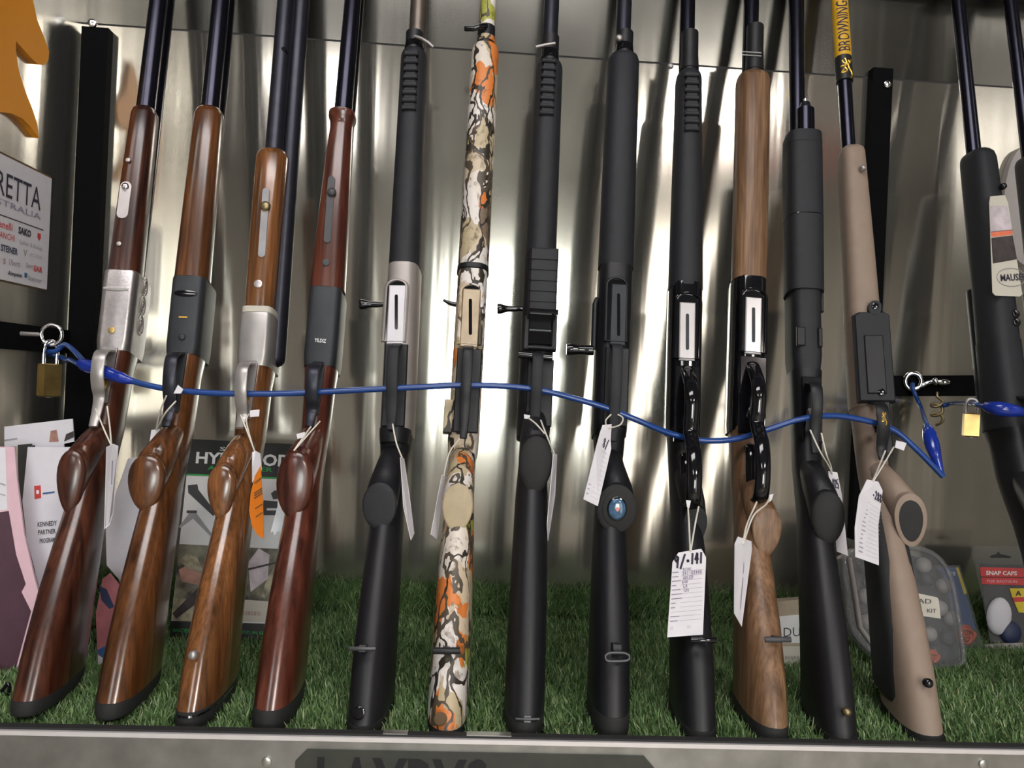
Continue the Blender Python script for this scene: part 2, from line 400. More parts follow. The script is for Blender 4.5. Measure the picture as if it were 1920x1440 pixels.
# ================================================================== the setting
def panel(name, a, b, mat, axis):
    """box a..b with UVs whose u runs along the panel's long side"""
    bb = B().box(a, b); o = bb.done(name, mat, None, False)
    me = o.data; uv = me.uv_layers.new(name='UVMap')
    for lp in me.loops:
        c = me.vertices[lp.vertex_index].co
        uv.data[lp.index].uv = (c.x, c.z) if axis == 'x' else (c.y, c.z)
    return structure(o)
SEAM = at_y(960, 101, WALL_Y)[2]
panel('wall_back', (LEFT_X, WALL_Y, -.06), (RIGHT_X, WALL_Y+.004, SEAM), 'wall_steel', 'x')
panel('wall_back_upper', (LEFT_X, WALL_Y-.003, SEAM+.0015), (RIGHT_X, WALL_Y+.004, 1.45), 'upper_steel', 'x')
panel('wall_left', (LEFT_X-.004, -.002, -.06), (LEFT_X, WALL_Y+.004, 1.45), 'side_steel', 'y')
panel('wall_right', (RIGHT_X, -.002, -.06), (RIGHT_X+.004, WALL_Y+.004, 1.45), 'side_steel', 'y')
structure(B().box((LEFT_X, .004, -.03), (RIGHT_X, WALL_Y, TURF_Z)).done('floor_shelf', 'turf_mat', None, False))
# folded steel front edge of the shelf: black rubber strip, bright top fold, brushed fascia
structure(B().box((LEFT_X-.3, .0016, -.02), (RIGHT_X, .010, .0045)).done('trim_1', 'black_rubber', None, False))
structure(B().box((LEFT_X-.3, -.0016, -.0015), (RIGHT_X, .0015, .0025)).done('trim_2', 'bright_strip', None, False))
structure(B().box((LEFT_X-.3, -.0012, -.22), (RIGHT_X, .0014, -.0016)).done('trim_3', 'fascia_steel', None, False))
for (x0, x1) in ((715, 762), (875, 960)):     # bare steel showing where the rubber strip is worn away
    a, b = at_z(x0, 1388, .0046), at_z(x1, 1390, .0046)
    structure(B().box((a[0], .0017, .0040), (b[0], .0101, .0052)).done('trim_4', 'lip_steel', None, False))
# fascia screws
for px, py in ((500, 1428), (1843, 1432)):
    p = at_y(px, py, -.0014); bb = B(); disc(bb, p, (0, -1, 0), (0, 0, 1), .0045, .0045, .0015, 16, .001)
    o = bb.done('fascia_screw', 'lip_steel'); tag(o, 'round headed screw in the steel fascia ' + ('left of the dark sign' if px < 900 else 'right of the dark sign'), 'screw')
# sign screwed to the fascia under the lip
e = empty('fascia_sign', at_y(890, 1470, -.002), 'dark green sign plate with black capitals under the shelf lip', 'sign')
inv = Matrix.Translation(-Vector(tuple(map(float, at_y(890, 1470, -.002)))))
def child_world(o, par): o.parent = par; o.matrix_parent_inverse = par.matrix_world.inverted()
TLs, TRs = at_y(556, 1396, -.0014), at_y(1226, 1418, -.0014)
w_ = TRs[0]-TLs[0]; zt = (TLs[2]+TRs[2])/2-.0015
q = Quad((TLs[0], -.0035, zt), (TRs[0], -.0035, zt), (TRs[0], -.0035, zt-.075), (TLs[0], -.0035, zt-.075))
bpy.context.view_layer.update()
ol = [(.03, 0), (.97, 0), (1, .14), (1, .86), (.97, 1), (.03, 1), (0, .86), (0, .14)]
for ob in (q.slab('plate', 'sign_green', None, .002, ol), q.text('lettering', 'sign_ink', None, 'LAYBYS', .06, .07, .53, .85, bold=.02), q.text('lettering', 'sign_ink', None, 'WELCOME', .58, .2, .96, .85)):
    child_world(ob, e)

# shop behind the photographer: only seen as reflections in the steel, and where the light comes from
ZC, ZF, YB = 1.80, -.95, -4.3
structure(B().box((-3.4, YB, ZC), (3.4, .43, ZC+.05)).done('ceiling', 'ceiling_paint', None, False))
structure(B().box((-3.4, YB, ZF-.05), (3.4, .43, ZF)).done('floor', 'shop_floor_mat', None, False))
structure(B().box((-3.45, YB, ZF), (-3.4, .43, ZC)).done('wall_west', 'shop_paint', None, False))
structure(B().box((3.4, YB, ZF), (3.45, .43, ZC)).done('wall_east', 'shop_paint', None, False))
WX0, WX1, WZ0, WZ1 = -.15, .85, .0, 1.15
fw = B(); 
fw.box((-3.4, YB-.05, ZF), (WX0, YB, ZC)); fw.box((WX1, YB-.05, ZF), (1.22, YB, ZC)); fw.box((1.95, YB-.05, ZF), (3.4, YB, ZC)); fw.box((1.22, YB-.05, ZF), (1.95, YB, -.75)); fw.box((1.22, YB-.05, 1.55), (1.95, YB, ZC)); fw.box((WX0, YB-.05, ZF), (WX1, YB, WZ0)); fw.box((WX0, YB-.05, WZ1), (WX1, YB, ZC))
structure(fw.done('wall_front', 'shop_paint', None, False))
structure(B().box((WX0, YB-.04, WZ0), (WX1, YB-.03, WZ1)).done('window_1', 'window_light', None, False))
DX0, DX1, DZ0, DZ1 = 1.22, 1.95, -.75, 1.55
structure(B().box((DX0, YB-.04, DZ0), (DX1, YB-.03, DZ1)).done('door_1', 'door_light', None, False))
structure(B().box((-3.4, .435, ZF), (LEFT_X-.02, .48, ZC)).done('wall_back_shop', 'shop_paint', None, False))
structure(B().box((RIGHT_X+.02, .435, ZF), (3.4, .48, ZC)).done('wall_back_shop_end', 'shop_paint', None, False))
structure(B().box((LEFT_X-.3, .012, ZF), (RIGHT_X, .43, -.07)).done('counter_base', 'shop_paint', None, False))
def troffer(x, y, w, l, mat, label):
    e = empty('ceiling_light', (x, y, ZC), label, 'ceiling light', 'ceiling lights of the shop')
    fr = B(); t = .03
    for a, b in (((-w/2-t, -l/2-t, -.04), (-w/2, l/2+t, 0)), ((w/2, -l/2-t, -.04), (w/2+t, l/2+t, 0)), ((-w/2, -l/2-t, -.04), (w/2, -l/2, 0)), ((-w/2, l/2, -.04), (w/2, l/2+t, 0))): fr.box(a, b)
    fr.done('frame', 'frame_white', e, False)
    B().box((-w/2, -l/2, -.03), (w/2, l/2, -.02)).done('diffuser', mat, e, False)
for x, y, w, l, k, where in ((-.15, -.80, 1.2, .5, 'lamp_near', 'over the aisle before the rack'),
                      (1.20, -2.75, .5, 1.0, 'lamp_far', 'farther back on the right'), (-.80, -2.75, .5, 1.0, 'lamp_near', 'farther back on the left')):
    troffer(x, y, w, l, k, 'recessed fluorescent ceiling light ' + where)
o = empty('hanging_banner', (1.15, -1.745, 1.28)); B().box((-.4, -.005, 0), (.4, .005, .17)).done('cloth', 'banner_red', o, False)
for x in (-.36, .36): B().box((x-.003, -.003, .165), (x+.003, .003, ZC-1.278)).done('cord', 'frame_white', o, False)
tag(o, 'red banner hung from the shop ceiling, reflected in the upper steel', 'banner')

# ================================================================== artificial grass
def grass():
    rs = np.random.RandomState(3)
    n1 = 140000
    x = rs.uniform(LEFT_X+.004, RIGHT_X-.004, n1); y = .012 + (WALL_Y-.02)*rs.uniform(0, 1, n1)
    base = np.stack([x, y, np.full(n1, TURF_Z)], 1)
    ang = rs.uniform(0, 2*math.pi, n1); lean = rs.uniform(.15, 1.0, n1)
    # nap of the turf lies over in drifting directions
    ang = .8*ang + .2*(3.6+2.2*np.sin(x*9+1)+1.4*np.sin(y*17+x*5))
    h = rs.uniform(.009, .018, n1)*np.where(y < .04, .85, 1)
    keep = np.ones(n1, bool)
    for x0, x1, y0, y1, hm in FEET:
        ins = (x > x0) & (x < x1) & (y > y0) & (y < y1)
        h = np.where(ins, np.minimum(h, max(hm, .001)), h)
        if hm < .004: keep &= ~ins
    base, ang, lean, h = base[keep], ang[keep], lean[keep], h[keep]
    tip = base + np.stack([np.cos(ang)*lean*h, np.sin(ang)*lean*h, h*np.sqrt(np.clip(1.25-lean**2, .15, 1))], 1)
    # turf turned up against the back wall
    n2 = 22000
    x2 = rs.uniform(LEFT_X+.004, RIGHT_X-.004, n2); z2 = rs.uniform(0, .030, n2); y2 = WALL_Y-.010-.022*(1-z2/.030)
    b2 = np.stack([x2, y2, z2], 1); h2 = rs.uniform(.012, .026, n2); a2 = rs.uniform(-.9, .9, n2)
    t2 = b2 + np.stack([np.sin(a2)*h2*.8, -np.abs(rs.uniform(.05, .55, n2))*h2, h2*rs.uniform(.5, 1, n2)], 1)
    t2[:, 1] = np.minimum(t2[:, 1], WALL_Y-.003)
    base = np.concatenate([base, b2]); tip = np.concatenate([tip, t2]); n = len(base)
    tip[:, 0] = np.clip(tip[:, 0], LEFT_X+.002, RIGHT_X-.002); tip[:, 1] = np.clip(tip[:, 1], .0105, WALL_Y-.002)
    wv = rs.uniform(.0004, .0008, n)[:, None]; a = rs.uniform(0, 2*math.pi, n)
    sd = np.stack([np.cos(a), np.sin(a), np.zeros(n)], 1)*wv
    mid = base*.45+tip*.55; mid[:, 2] += .0022
    V = np.stack([base-sd, base+sd, mid+sd*.9, mid-sd*.9, tip], 1).reshape(-1, 3)
    me = bpy.data.meshes.new('artificial_grass')
    i = np.arange(n)*5
    quads = np.stack([i, i+1, i+2, i+3], 1); tris = np.stack([i+3, i+2, i+4], 1)
    me.vertices.add(n*5); me.vertices.foreach_set('co', V.ravel())
    loops = np.concatenate([quads, tris], 1).ravel()
    me.loops.add(n*7); me.loops.foreach_set('vertex_index', loops)
    me.polygons.add(n*2)
    st = np.stack([np.arange(n)*7, np.arange(n)*7+4], 1).ravel()
    me.polygons.foreach_set('loop_start', st)
    me.update(calc_edges=True); me.validate()
    at = me.attributes.new('tone', 'FLOAT', 'POINT'); at.data.foreach_set('value', np.repeat(rs.uniform(0, 1, n), 5).astype(np.float32))
    mt, nt, b = nodes_of('grass_blade')
    an = nt.nodes.new('ShaderNodeAttribute'); an.attribute_name = 'tone'
    r = nt.nodes.new('ShaderNodeValToRGB'); el = r.color_ramp.elements
    el[0].color = (.075, .15, .052, 1); el[1].color = (.55, .58, .34, 1); el[1].position = 1
    e2 = el.new(.55); e2.color = (.15, .27, .095, 1); e3 = el.new(.9); e3.color = (.28, .40, .17, 1)
    nt.links.new(an.outputs['Fac'], r.inputs[0]); nt.links.new(r.outputs[0], b.inputs['Base Color'])
    b.inputs['Roughness'].default_value = .38
    me.materials.append(mt)
    o = bpy.data.objects.new('artificial_grass', me); COL.objects.link(o); o['kind'] = 'stuff'
    return tag(o, 'short green artificial grass covering the shelf and turned up at the back', 'grass')

# ================================================================== rack hardware on the walls
def wx(px, py, off=.0): return at_y(px, py, WALL_Y-off)
def post(x_px, y_top, y_bot, w, label, ys):
    a, b = wx(x_px, y_top), wx(x_px, y_bot)
    e = empty('rack_post', (a[0], WALL_Y, b[2]), label, 'post')
    B().box((-w/2, -.016, 0), (w/2, -.0005, a[2]-b[2])).done('bar', 'post_black', e, False)
    p = wx(ys[0], ys[1]); bb = B(); disc(bb, (p[0]-a[0], -.016, p[2]-b[2]), (0, -1, 0), (0, 0, 1), .006, .006, .003, 16, .002)
    bb.done('screw', 'chrome', e)
post(188, 60, 860, .036, 'black upright bar in the corner behind the red-brown shotgun', (184, 54))
post(1646, 135, 1010, .030, 'black upright bar with a pale screw behind the tan rifle', (1652, 166))
# side bar on the left wall
pA, pB = at_x(0, 608, LEFT_X), at_x(176, 634, LEFT_X)
o = B().box((LEFT_X+.0005, pA[1]-.2, pB[2]-.026), (LEFT_X+.012, WALL_Y-.02, pB[2]+.006)).done('cable_rail', 'post_black', None, False)
tag(o, 'black flat bar on the left side wall holding the padlocked cable', 'rail')
# bar on the right, from the upright bar to the end wall
RA, RB = [wx(1652, y, .016) for y in (705, 743)], [wx(2010, y, .09) for y in (702, 742)]
def rail_end(a, b): return a+(b-a)*float((RIGHT_X-a[0])/(b[0]-a[0]))
q = Quad(RA[0], rail_end(RA[0], RB[0]), rail_end(RA[1], RB[1]), RA[1])
RAIL = (RA[0], q.n)
def on_rail(px, py, h=0.0): return on_plane(px, py, RAIL[0]+RAIL[1]*h, RAIL[1])
o = q.slab('cable_rail', 'post_black', None, .008)
tag(o, 'black flat bar at the right carrying the chrome snap hook', 'rail')
# barrel rest: built after the guns, with a notch for each barrel
# ================================================================== long guns standing in the rack
class Gun:
    def __init__(s, name, label, b, r, t, cat='shotgun', group='long guns standing in the rack', roll=None):
        pb = gp(*b)-b[2]*N; pr = gp(*r)-r[2]*N
        s.u = (pb-pr)/np.linalg.norm(pb-pr)
        s.o = pr + s.u*(-np.dot(pr-O0, U)/np.dot(s.u, U))
        s.n = N-np.dot(N, s.u)*s.u; s.n /= np.linalg.norm(s.n); s.w = np.cross(s.u, s.n)
        if roll is None and t is not None:
            x, _ = s.L(*t); roll = math.atan2(x, t[2]); 
        roll = roll or 0.0; s.roll = roll
        n2 = s.n*math.cos(roll)+s.w*math.sin(roll); s.n = n2/np.linalg.norm(n2); s.w = np.cross(s.u, s.n)
        mm = Matrix.Identity(4)
        for i in range(3): mm[i][0], mm[i][1], mm[i][2], mm[i][3] = s.w[i], -s.n[i], s.u[i], s.o[i]
        s.root = empty(name, (0, 0, 0), label, cat, group, mat=mm)
    def L(s, px, py, d):
        p = on_plane(px, py, s.o+d*s.n, s.n)-s.o; return float(p@s.w), float(p@s.u)
    def z(s, py, d):
        """axial place of image row py on the line x=0 at depth d"""
        t = -(py-720)/F; q = UP-t*FWD; p = s.o+d*s.n-CAM
        return float(-(p@q)/(s.u@q))
    def P(s, px, py, d):
        x, z = s.L(px, py, d); return (x, -d, z)
    def world(s, p): return s.o + s.w*p[0] - s.n*p[1] + s.u*p[2]
    def ring(s, z, df, db, w, e=2.4, cx=0.0, k=0.0, n=28):
        out = []; dm, hd = (df+db)/2, (df-db)/2
        for q in np.linspace(0, 2*math.pi, n, endpoint=False):
            c, sn = math.cos(q), math.sin(q)
            x = cx+w/2*math.copysign(abs(c)**(2/e), c); d = dm+hd*math.copysign(abs(sn)**(2/e), sn)
            out.append((x, -d, z+k*(d-df)))
        return out
    def loft(s, name, R, mat, par=None, angle=35, bb=None):
        bb = bb or B(); bb.rings([s.ring(*r) for r in R])
        return bb.done(name, mat, par or s.root, angle=angle)
    def cyl(s, name, z0, z1, r, mat, x=0.0, d=0.0, par=None, r1=None, n=20, round_end=False):
        r1 = r1 or r; bb = B()
        def rg(z, rr): return [(x+rr*math.cos(q), -d+rr*math.sin(q), z) for q in np.linspace(0, 2*math.pi, n, endpoint=False)]
        R = [rg(z0, r), rg(z1, r1)]
        if round_end: R = [rg(z0-r*.9*math.sin(a), max(r*math.cos(a), .0008)) for a in (1.5, 1.2, .8, .4)] + R
        bb.rings(R); return bb.done(name, mat, par or s.root)
    def box(s, name, px0, py0, px1, py1, d, t, mat, par=None, lift=0.0, bev=.0012):
        """plate seen from the front between two image corners, front face at depth d, thickness t"""
        x0, z0 = s.L(px0, py0, d); x1, z1 = s.L(px1, py1, d)
        x0, x1 = min(x0, x1), max(x0, x1); z0, z1 = min(z0, z1), max(z0, z1)
        b_ = min(bev, (x1-x0)*.3, (z1-z0)*.3)
        R = [[(x0+i, -dd, z0+i), (x1-i, -dd, z0+i), (x1-i, -dd, z1-i), (x0+i, -dd, z1-i)] for dd, i in ((d-t, 0), (d-b_, 0), (d, b_))]
        return B().rings(R).done(name, mat, par or s.root, False)
    def stadium(s, name, px, py0, py1, wpx, d, t, mat, par=None, px1=None, n=9, round_both=True):
        xa, za = s.L(px, py0, d); xb, zb = s.L(px1 if px1 is not None else px, py1, d)
        r = abs(s.L(px+wpx/2, py0, d)[0]-xa); a = np.array([xa, -d, za]); b = np.array([xb, -d, zb])
        ax = (a-b)/np.linalg.norm(a-b); sx = np.array([1.0, 0, 0])
        if ax[2] < 0: ax = -ax
        out = [a-ax*r+sx*r*math.cos(q)+ax*r*math.sin(q) for q in np.linspace(0, math.pi, n)]
        out += [b+ax*r-sx*r*math.cos(q)-ax*r*math.sin(q) for q in np.linspace(0, math.pi, n)] if round_both else [b-sx*r, b+sx*r]
        return B().prism(out, (0, t, 0)).done(name, mat, par or s.root, False)
    def dot(s, name, px, py, d, r, mat, par=None, h=.0025, dome=.002):
        bb = B(); disc(bb, s.P(px, py, d), (0, -1, 0), (0, 0, 1), r, r, h, 16, dome)
        return bb.done(name, mat, par or s.root)
    def guard(s, y0, y1, yt, dout, w, mat, d0=.034, d1=.046, dt=.062, shape=.3, name='trigger_guard', px=None):
        """strap bow from row y0 (muzzle side) to row y1, with a tail to row yt"""
        za, zb, zc = s.z(y0, d0), s.z(y1, d1), s.z(yt, dt)
        Lg = za-zb
        P = [(0, -d0+.004, za+.010), (0, -(d0+.004), za+.002), (0, -(dout-.008), za-.004), (0, -dout, za-.014), (0, -dout, za-Lg*.55), (0, -(dout-.006), za-Lg*.8), (0, -(d1+.006), zb), (0, -(dt+d1)/2-.002, (zb+zc)/2), (0, -dt-.001, zc)]
        C = catmull(P, 6); ws = [w*(1-.35*max(0, (i/len(C)-.6)/.4)) for i in range(len(C))]
        bb = B(); ribbon(bb, C, ws, .0016, (1, 0, 0))
        return bb.done(name, mat, s.root, angle=50)
    def trigger(s, y, mat, d0=.034, ln=.014):
        z = s.z(y, d0+.01)
        P = catmull([(0, -d0+.004, z+.004), (0, -(d0+ln*.5), z+.001), (0, -(d0+ln*.85), z-.006), (0, -(d0+ln), z-.004)], 5)
        bb = B(); ribbon(bb, P, .0035, .0018, (1, 0, 0)); return bb.done('trigger', mat, s.root)
    def screen_x(s, px, py, d): return s.L(px, py, d)[0]
    # --- butt stock with a pistol grip
    def stock(s, c, mat, wt=.041, wood_y=1330, toe_y=1370, rec_y=680, cap=None, padmat='black_rubber', capmat=None, dcap=.082, a_cap=8, style='dome', tear=.25,
              drec=.036, wrec=.037, ww=.031, brec=-.02, dtoe=.147, heel=.030, pad_line=None, name='stock', eb=2.5):
        zt = max(s.z(toe_y, dtoe), -.011); zw = s.z(wood_y, dtoe-.002); k = -.23
        cx_px, cy, cw, ch = cap
        zc = s.z(cy, dcap); zbot = s.z(cy+ch/2, dcap-.01); ztop = s.z(cy-ch/2, dcap); zr = s.z(rec_y, drec)
        s.zc = zc
        Lb = zbot-zw
        R = [(zw, dtoe-.001, heel, wt, eb, 0, k), (zw+Lb*.25, dtoe-.012, heel-.001, wt*1.0, eb, 0, k*.8), (zw+Lb*.55, dtoe-.030, heel-.004, wt*.97, eb, 0, k*.4),
             (zw+Lb*.82, dtoe-.050, heel-.008, wt*.93, 2.3, 0, 0), (zbot-.003, dtoe-.063, heel-.013, wt*.90, 2.2), (zc+.004, .072, .008, ww*1.04, 2.2),
             (ztop+.012, .052, -.004, ww, 2.2), (ztop+.035, .042, -.010, ww*1.02, 2.3), (max(zr-.02, ztop+.045), drec+.001, brec+.006, wrec*.95, 2.6), (zr, drec, brec, wrec, 3.0)]
        R = [r for i, r in enumerate(R) if i == 0 or r[0] > R[i-1][0]+.0005]
        bb = B(); bb.rings([s.ring(*r) for r in R])
        # grip limb
        sc = abs(s.L(cx_px+cw/2, cy, dcap)[0]-s.L(cx_px-cw/2, cy, dcap)[0])/2
        rz = abs(s.L(cx_px, cy-ch/2, dcap)[1]-s.L(cx_px, cy+ch/2, dcap)[1])/2/math.cos(math.radians(max(a_cap-8, 5)))
        cx = s.L(cx_px, cy, dcap)[0]; sc *= 1.1; rz *= 1.08
        def gr(d, z, a, rx, ry, x, tr, n=24):
            a = math.radians(a); out = []
            for q in np.linspace(0, 2*math.pi, n, endpoint=False):
                y = math.sin(q); kx = 1-tr*(1-y)/2
                out.append((x+rx*kx*math.cos(q), -d-math.sin(a)*ry*y, z+math.cos(a)*ry*y))
            return out
        G = [gr(.020, zc+.070, 80, ww*.42, .016, 0, 0), gr(.040, zc+.048, 66, ww*.48, .022, cx*.3, tear*.3), gr(.062, zc+.024, 50, sc*.92, rz*.72, cx*.7, tear*.6), gr(dcap-.008, zc+.005, a_cap, sc*.99, rz*.94, cx, tear), gr(dcap-.0005, zc, a_cap, sc*.96, rz*.96, cx, tear)]
        bb.rings(G)
        st = bb.done(name, mat, s.root, angle=42)
        # recoil pad
        zp = [(zt, dtoe-.002, heel+.003, wt*.90, eb, 0, k), (zt+.003, dtoe, heel, wt*.99, eb, 0, k), (zw-.0003, dtoe, heel, wt*1.0, eb, 0, k)]
        if zw-zt > .004: s.loft('recoil_pad', zp, padmat)
        if pad_line:
            zl = s.z(pad_line, dtoe); s.loft('pad_spacer', [(zl-.001, dtoe+.0005, heel-.0005, wt*1.01, eb, 0, k), (zl+.001, dtoe+.0005, heel-.0005, wt*1.01, eb, 0, k)], 'black_gloss')
        a = math.radians(a_cap); nn = (0, -math.cos(a), -math.sin(a)); uu = (0, -math.sin(a), math.cos(a))
        s.cap_frame = (np.array((cx, -dcap, zc)), np.array(nn), np.array(uu), sc, rz)
        cm = capmat or mat
        if style == 'dome':
            b2 = B(); disc(b2, (cx, -dcap, zc), nn, uu, sc, rz, .0025, 28, .005, tear); b2.done('grip_cap', cm, s.root, angle=50)
        elif style == 'flat':
            b2 = B(); disc(b2, (cx, -dcap, zc), nn, uu, sc, rz, .002, 28, .0012, tear); gc = b2.done('grip_cap', cm, s.root, angle=30)
        return st
    def swivel_stud(s, px, py, d, r=.0045, mat='nickel'):
        return s.dot('sling_stud', px, py, d, r, mat, h=.004, dome=.003)
    def sling_bar(s, px0, px1, py, d, mat='black_gloss', r=.0022):
        a, b = np.array(s.P(px0, py, d)), np.array(s.P(px1, py, d)); c = (a+b)/2
        o = tube('sling_swivel', [a, a*.5+c*.5+np.array((0, -.001, 0)), c+np.array((0, -.002, 0)), b*.5+c*.5+np.array((0, -.001, 0)), b], r, mat, s.root, 8)
        B().box((c[0]-.003, c[1]-.001, c[2]-.003), (c[0]+.003, c[1]+.012, c[2]+.003)).done('swivel_post', mat, o, False)
        return o
def fore(g, y0, y1, mat, w0, w1, df, db=-.006, tip=.012, e=2.6, flare=None, name='fore_end', dtip=None):
    """fore-end from row y0 (tip) to row y1 (receiver)"""
    za, zb = g.z(y0, df), g.z(y1, df); ln = za-zb; dtip = dtip or df*.92
    R = [(zb, df, db, w1, e), (zb+ln*.4, df, db, w1*.6+w0*.4, e), (zb+ln*.75, (df+dtip)/2, db, w1*.2+w0*.8, e)]
    if flare: R += [(za-.022, dtip*.97, db, w0*.95, e), (za-.012, dtip*1.0, db, w0*1.0, e), (za-.008, dtip+.004, db, w0*1.13, e), (za-.003, dtip+.004, db, w0*1.13, e), (za, dtip, db, w0*.95, e)]
    else: R += [(za-tip, dtip, db, w0, e), (za-tip*.45, dtip-.002, db, w0*.93, e), (za-tip*.12, dtip-.006, db+.001, w0*.78, e), (za, dtip-.011, db+.003, w0*.58, e)]
    return g.loft(name, R, mat, angle=50)

# --- break-action shotguns with wooden furniture -------------------------------------------------
def break_gun(name, label, b, r, t, wd, recm, F_, recy, guard, gm, stock, barrels='ou', flare=False, wf=(.030, .038), trig='chrome', capd=.088):
    g = Gun(name, label, b, r, t)
    zr1 = g.z(F_[1], .034); ztop = 1.0
    if barrels == 'ou':
        g.cyl('lower_barrel', zr1-.02, ztop, .0125, 'blued', d=.013, r1=.0105); g.cyl('upper_barrel', zr1-.02, ztop, .0125, 'blued', d=-.014, r1=.0105)
        B().box((-.0035, .024, zr1-.01), (.0035, .0275, ztop)).done('top_rib', 'blued_soft', g.root, False)
    else:
        g.cyl('barrel', zr1-.02, ztop, .0115, 'blued_soft', d=.010, r1=.0105)
        x, z = g.L(*barrels[0]); g.cyl('barrel', z, ztop, .0125, 'blued_soft', x=x, d=barrels[0][2], r1=.0110, round_end=True)
        xm = x/2; B().box((xm-.003, -.004, zr1), (xm+.003, .004, ztop)).done('barrel_rib', 'blued_soft', g.root, False)
        pv = g.P(530, 90, .022); tube('sling_loop', [np.array(pv)+np.array(k) for k in ((-.004, .014, .003), (-.003, .004, .002), (.001, 0, 0), (.004, .006, -.003), (.004, .014, -.004))], .0018, 'black_gloss', g.root, 8)
    fore(g, F_[0], F_[1], wd, wf[0], wf[1], .036, flare=flare, dtip=.032)
    za, zb = g.z(recy[0], .035), g.z(recy[1], .036)
    rec = g.loft('receiver', [(zb, .035, -.028, .037, 5), (zb+.012, .0358, -.03, .0385, 6), (za-.004, .0365, -.03, .039, 6), (za-.0005, .0355, -.029, .038, 6)], recm, angle=40)
    g.rec = rec
    g.stock(None, wd, rec_y=recy[1], **stock)
    g.guard(*guard, gm, dt=.058)
    g.trigger((guard[0]+guard[1])/2+12, trig)
    # tang plate running from the receiver to the guard
    zt2 = g.z(guard[1]+6, .044)
    B().rings([[(-.006, -.0425, zt2), (.006, -.0425, zt2), (.006, -.030, zt2), (-.006, -.030, zt2)], [(-.008, -.0378, zb+.002), (.008, -.0378, zb+.002), (.008, -.030, zb+.002), (-.008, -.030, zb+.002)]]).done('tang', recm, g.root, False)
    return g

g1 = break_gun('break_action_shotgun', 'dark red-brown wooden shotgun with engraved silver receiver by the corner post', (281, 90, .02), (209, 600, .036), (40, 1325, .147), 'wood_red', 'silver',
    (186, 505), (505, 655), (662, 748, 800, .066, .0068), 'nickel', dict(wood_y=1316, toe_y=1346, cap=(134, 903, 62, 112), tear=.42, a_cap=8), trig='gold', wf=(.030, .037))
g1.dot('fore_end_screw', 240, 300, .0362, .0028, 'nickel', h=.0008, dome=.0006); g1.dot('fore_end_screw', 223, 457, .0364, .0028, 'nickel', h=.0008, dome=.0006)
lt = g1.stadium('latch_plate', 237, 340, 409, 21, .0372, .003, 'satin', px1=228); g1.dot('latch_button', 236, 351, .0372, .0045, 'chrome', par=lt, h=.003, dome=.002)
g1.dot('receiver_screw', 209, 619, .0365, .004, 'brass', h=.0005, dome=.0004, par=g1.rec)
b_ = B(); disc(b_, g1.P(217, 541, .0366), (0, -1, 0), (0, 0, 1), .014, .0028, .0004, 24); b_.done('joint_mark', 'nickel', g1.rec)
b_ = B()       # engraved scroll on the side of the receiver
for i in range(3):
    c = g1.P(252, 538+i*36, .004); x0 = .0192
    for rr in (.010, .006, .003):
        P_ = [(x0+.0004, c[1]+rr*math.cos(q), c[2]+rr*1.2*math.sin(q)) for q in np.linspace(0, 2*math.pi, 18, endpoint=False)]
        R_ = tube_rings(P_, .0006, 6, True); n_ = 6; m_ = len(R_)
        b_.add([p for q_ in R_ for p in q_], [(i2*n_+j, i2*n_+(j+1) % n_, ((i2+1) % m_)*n_+(j+1) % n_, ((i2+1) % m_)*n_+j) for i2 in range(m_) for j in range(n_)])
b_.done('scroll_engraving', 'satin', g1.rec)

g2 = break_gun('break_action_shotgun', 'brown walnut shotgun with plain fore-end and matte black receiver', (401, 90, .02), (341, 600, .036), (199, 1330, .147), 'wood_walnut', 'charcoal',
    (186, 516), (516, 662), (668, 766, 800, .066, .0066), 'blued_soft', dict(wood_y=1320, toe_y=1352, cap=(275, 905, 74, 98), tear=.3, a_cap=8), trig='black_gloss', wf=(.034, .040))
g2.dot('receiver_screw', 341, 632, .0365, .004, 'charcoal', h=.0008, dome=.0012, par=g2.rec); 
b_ = B(); disc(b_, g2.P(348, 550, .0366), (0, -1, 0), (0, 0, 1), .013, .004, .0004, 24); b_.done('joint_mark', 'black_gloss', g2.rec)
g2.box('maker_mark', 335, 593, 351, 596, .0368, .0003, 'gold', par=g2.rec, bev=.0001)

g3 = break_gun('double_barrel_shotgun', 'honey-brown double-barrelled shotgun with pale nickel receiver and blunt fore-end', (524, 110, .02), (478, 610, .036), (348, 1345, .147), 'wood_honey', 'nickel',
    (266, 572), (584, 684), (686, 778, 803, .066, .0066), 'nickel', dict(wood_y=1336, toe_y=1372, cap=(416, 922, 60, 96), tear=.42, a_cap=8, wt=.039, pad_line=1345), barrels=[(516, 672, -.006)], wf=(.039, .034), trig='gold')
g3.stadium('latch_plate', 499, 352, 482, 13, .0372, .002, 'grey_print', px1=490); g3.dot('latch_button', 498, 387, .0372, .0062, 'brass_dull', h=.002, dome=.003)
g3.dot('fore_end_pin', 484, 532, .0366, .0050, 'satin', h=.0006, dome=.0004)
za, zb = g3.z(573, .035), g3.z(584, .035); g3.loft('collar', [(zb, .0355, -.028, .0372, 5), (za, .0355, -.028, .0372, 5)], 'cream')
g3.swivel_stud(364, 1228, .139, .0045, 'nickel')

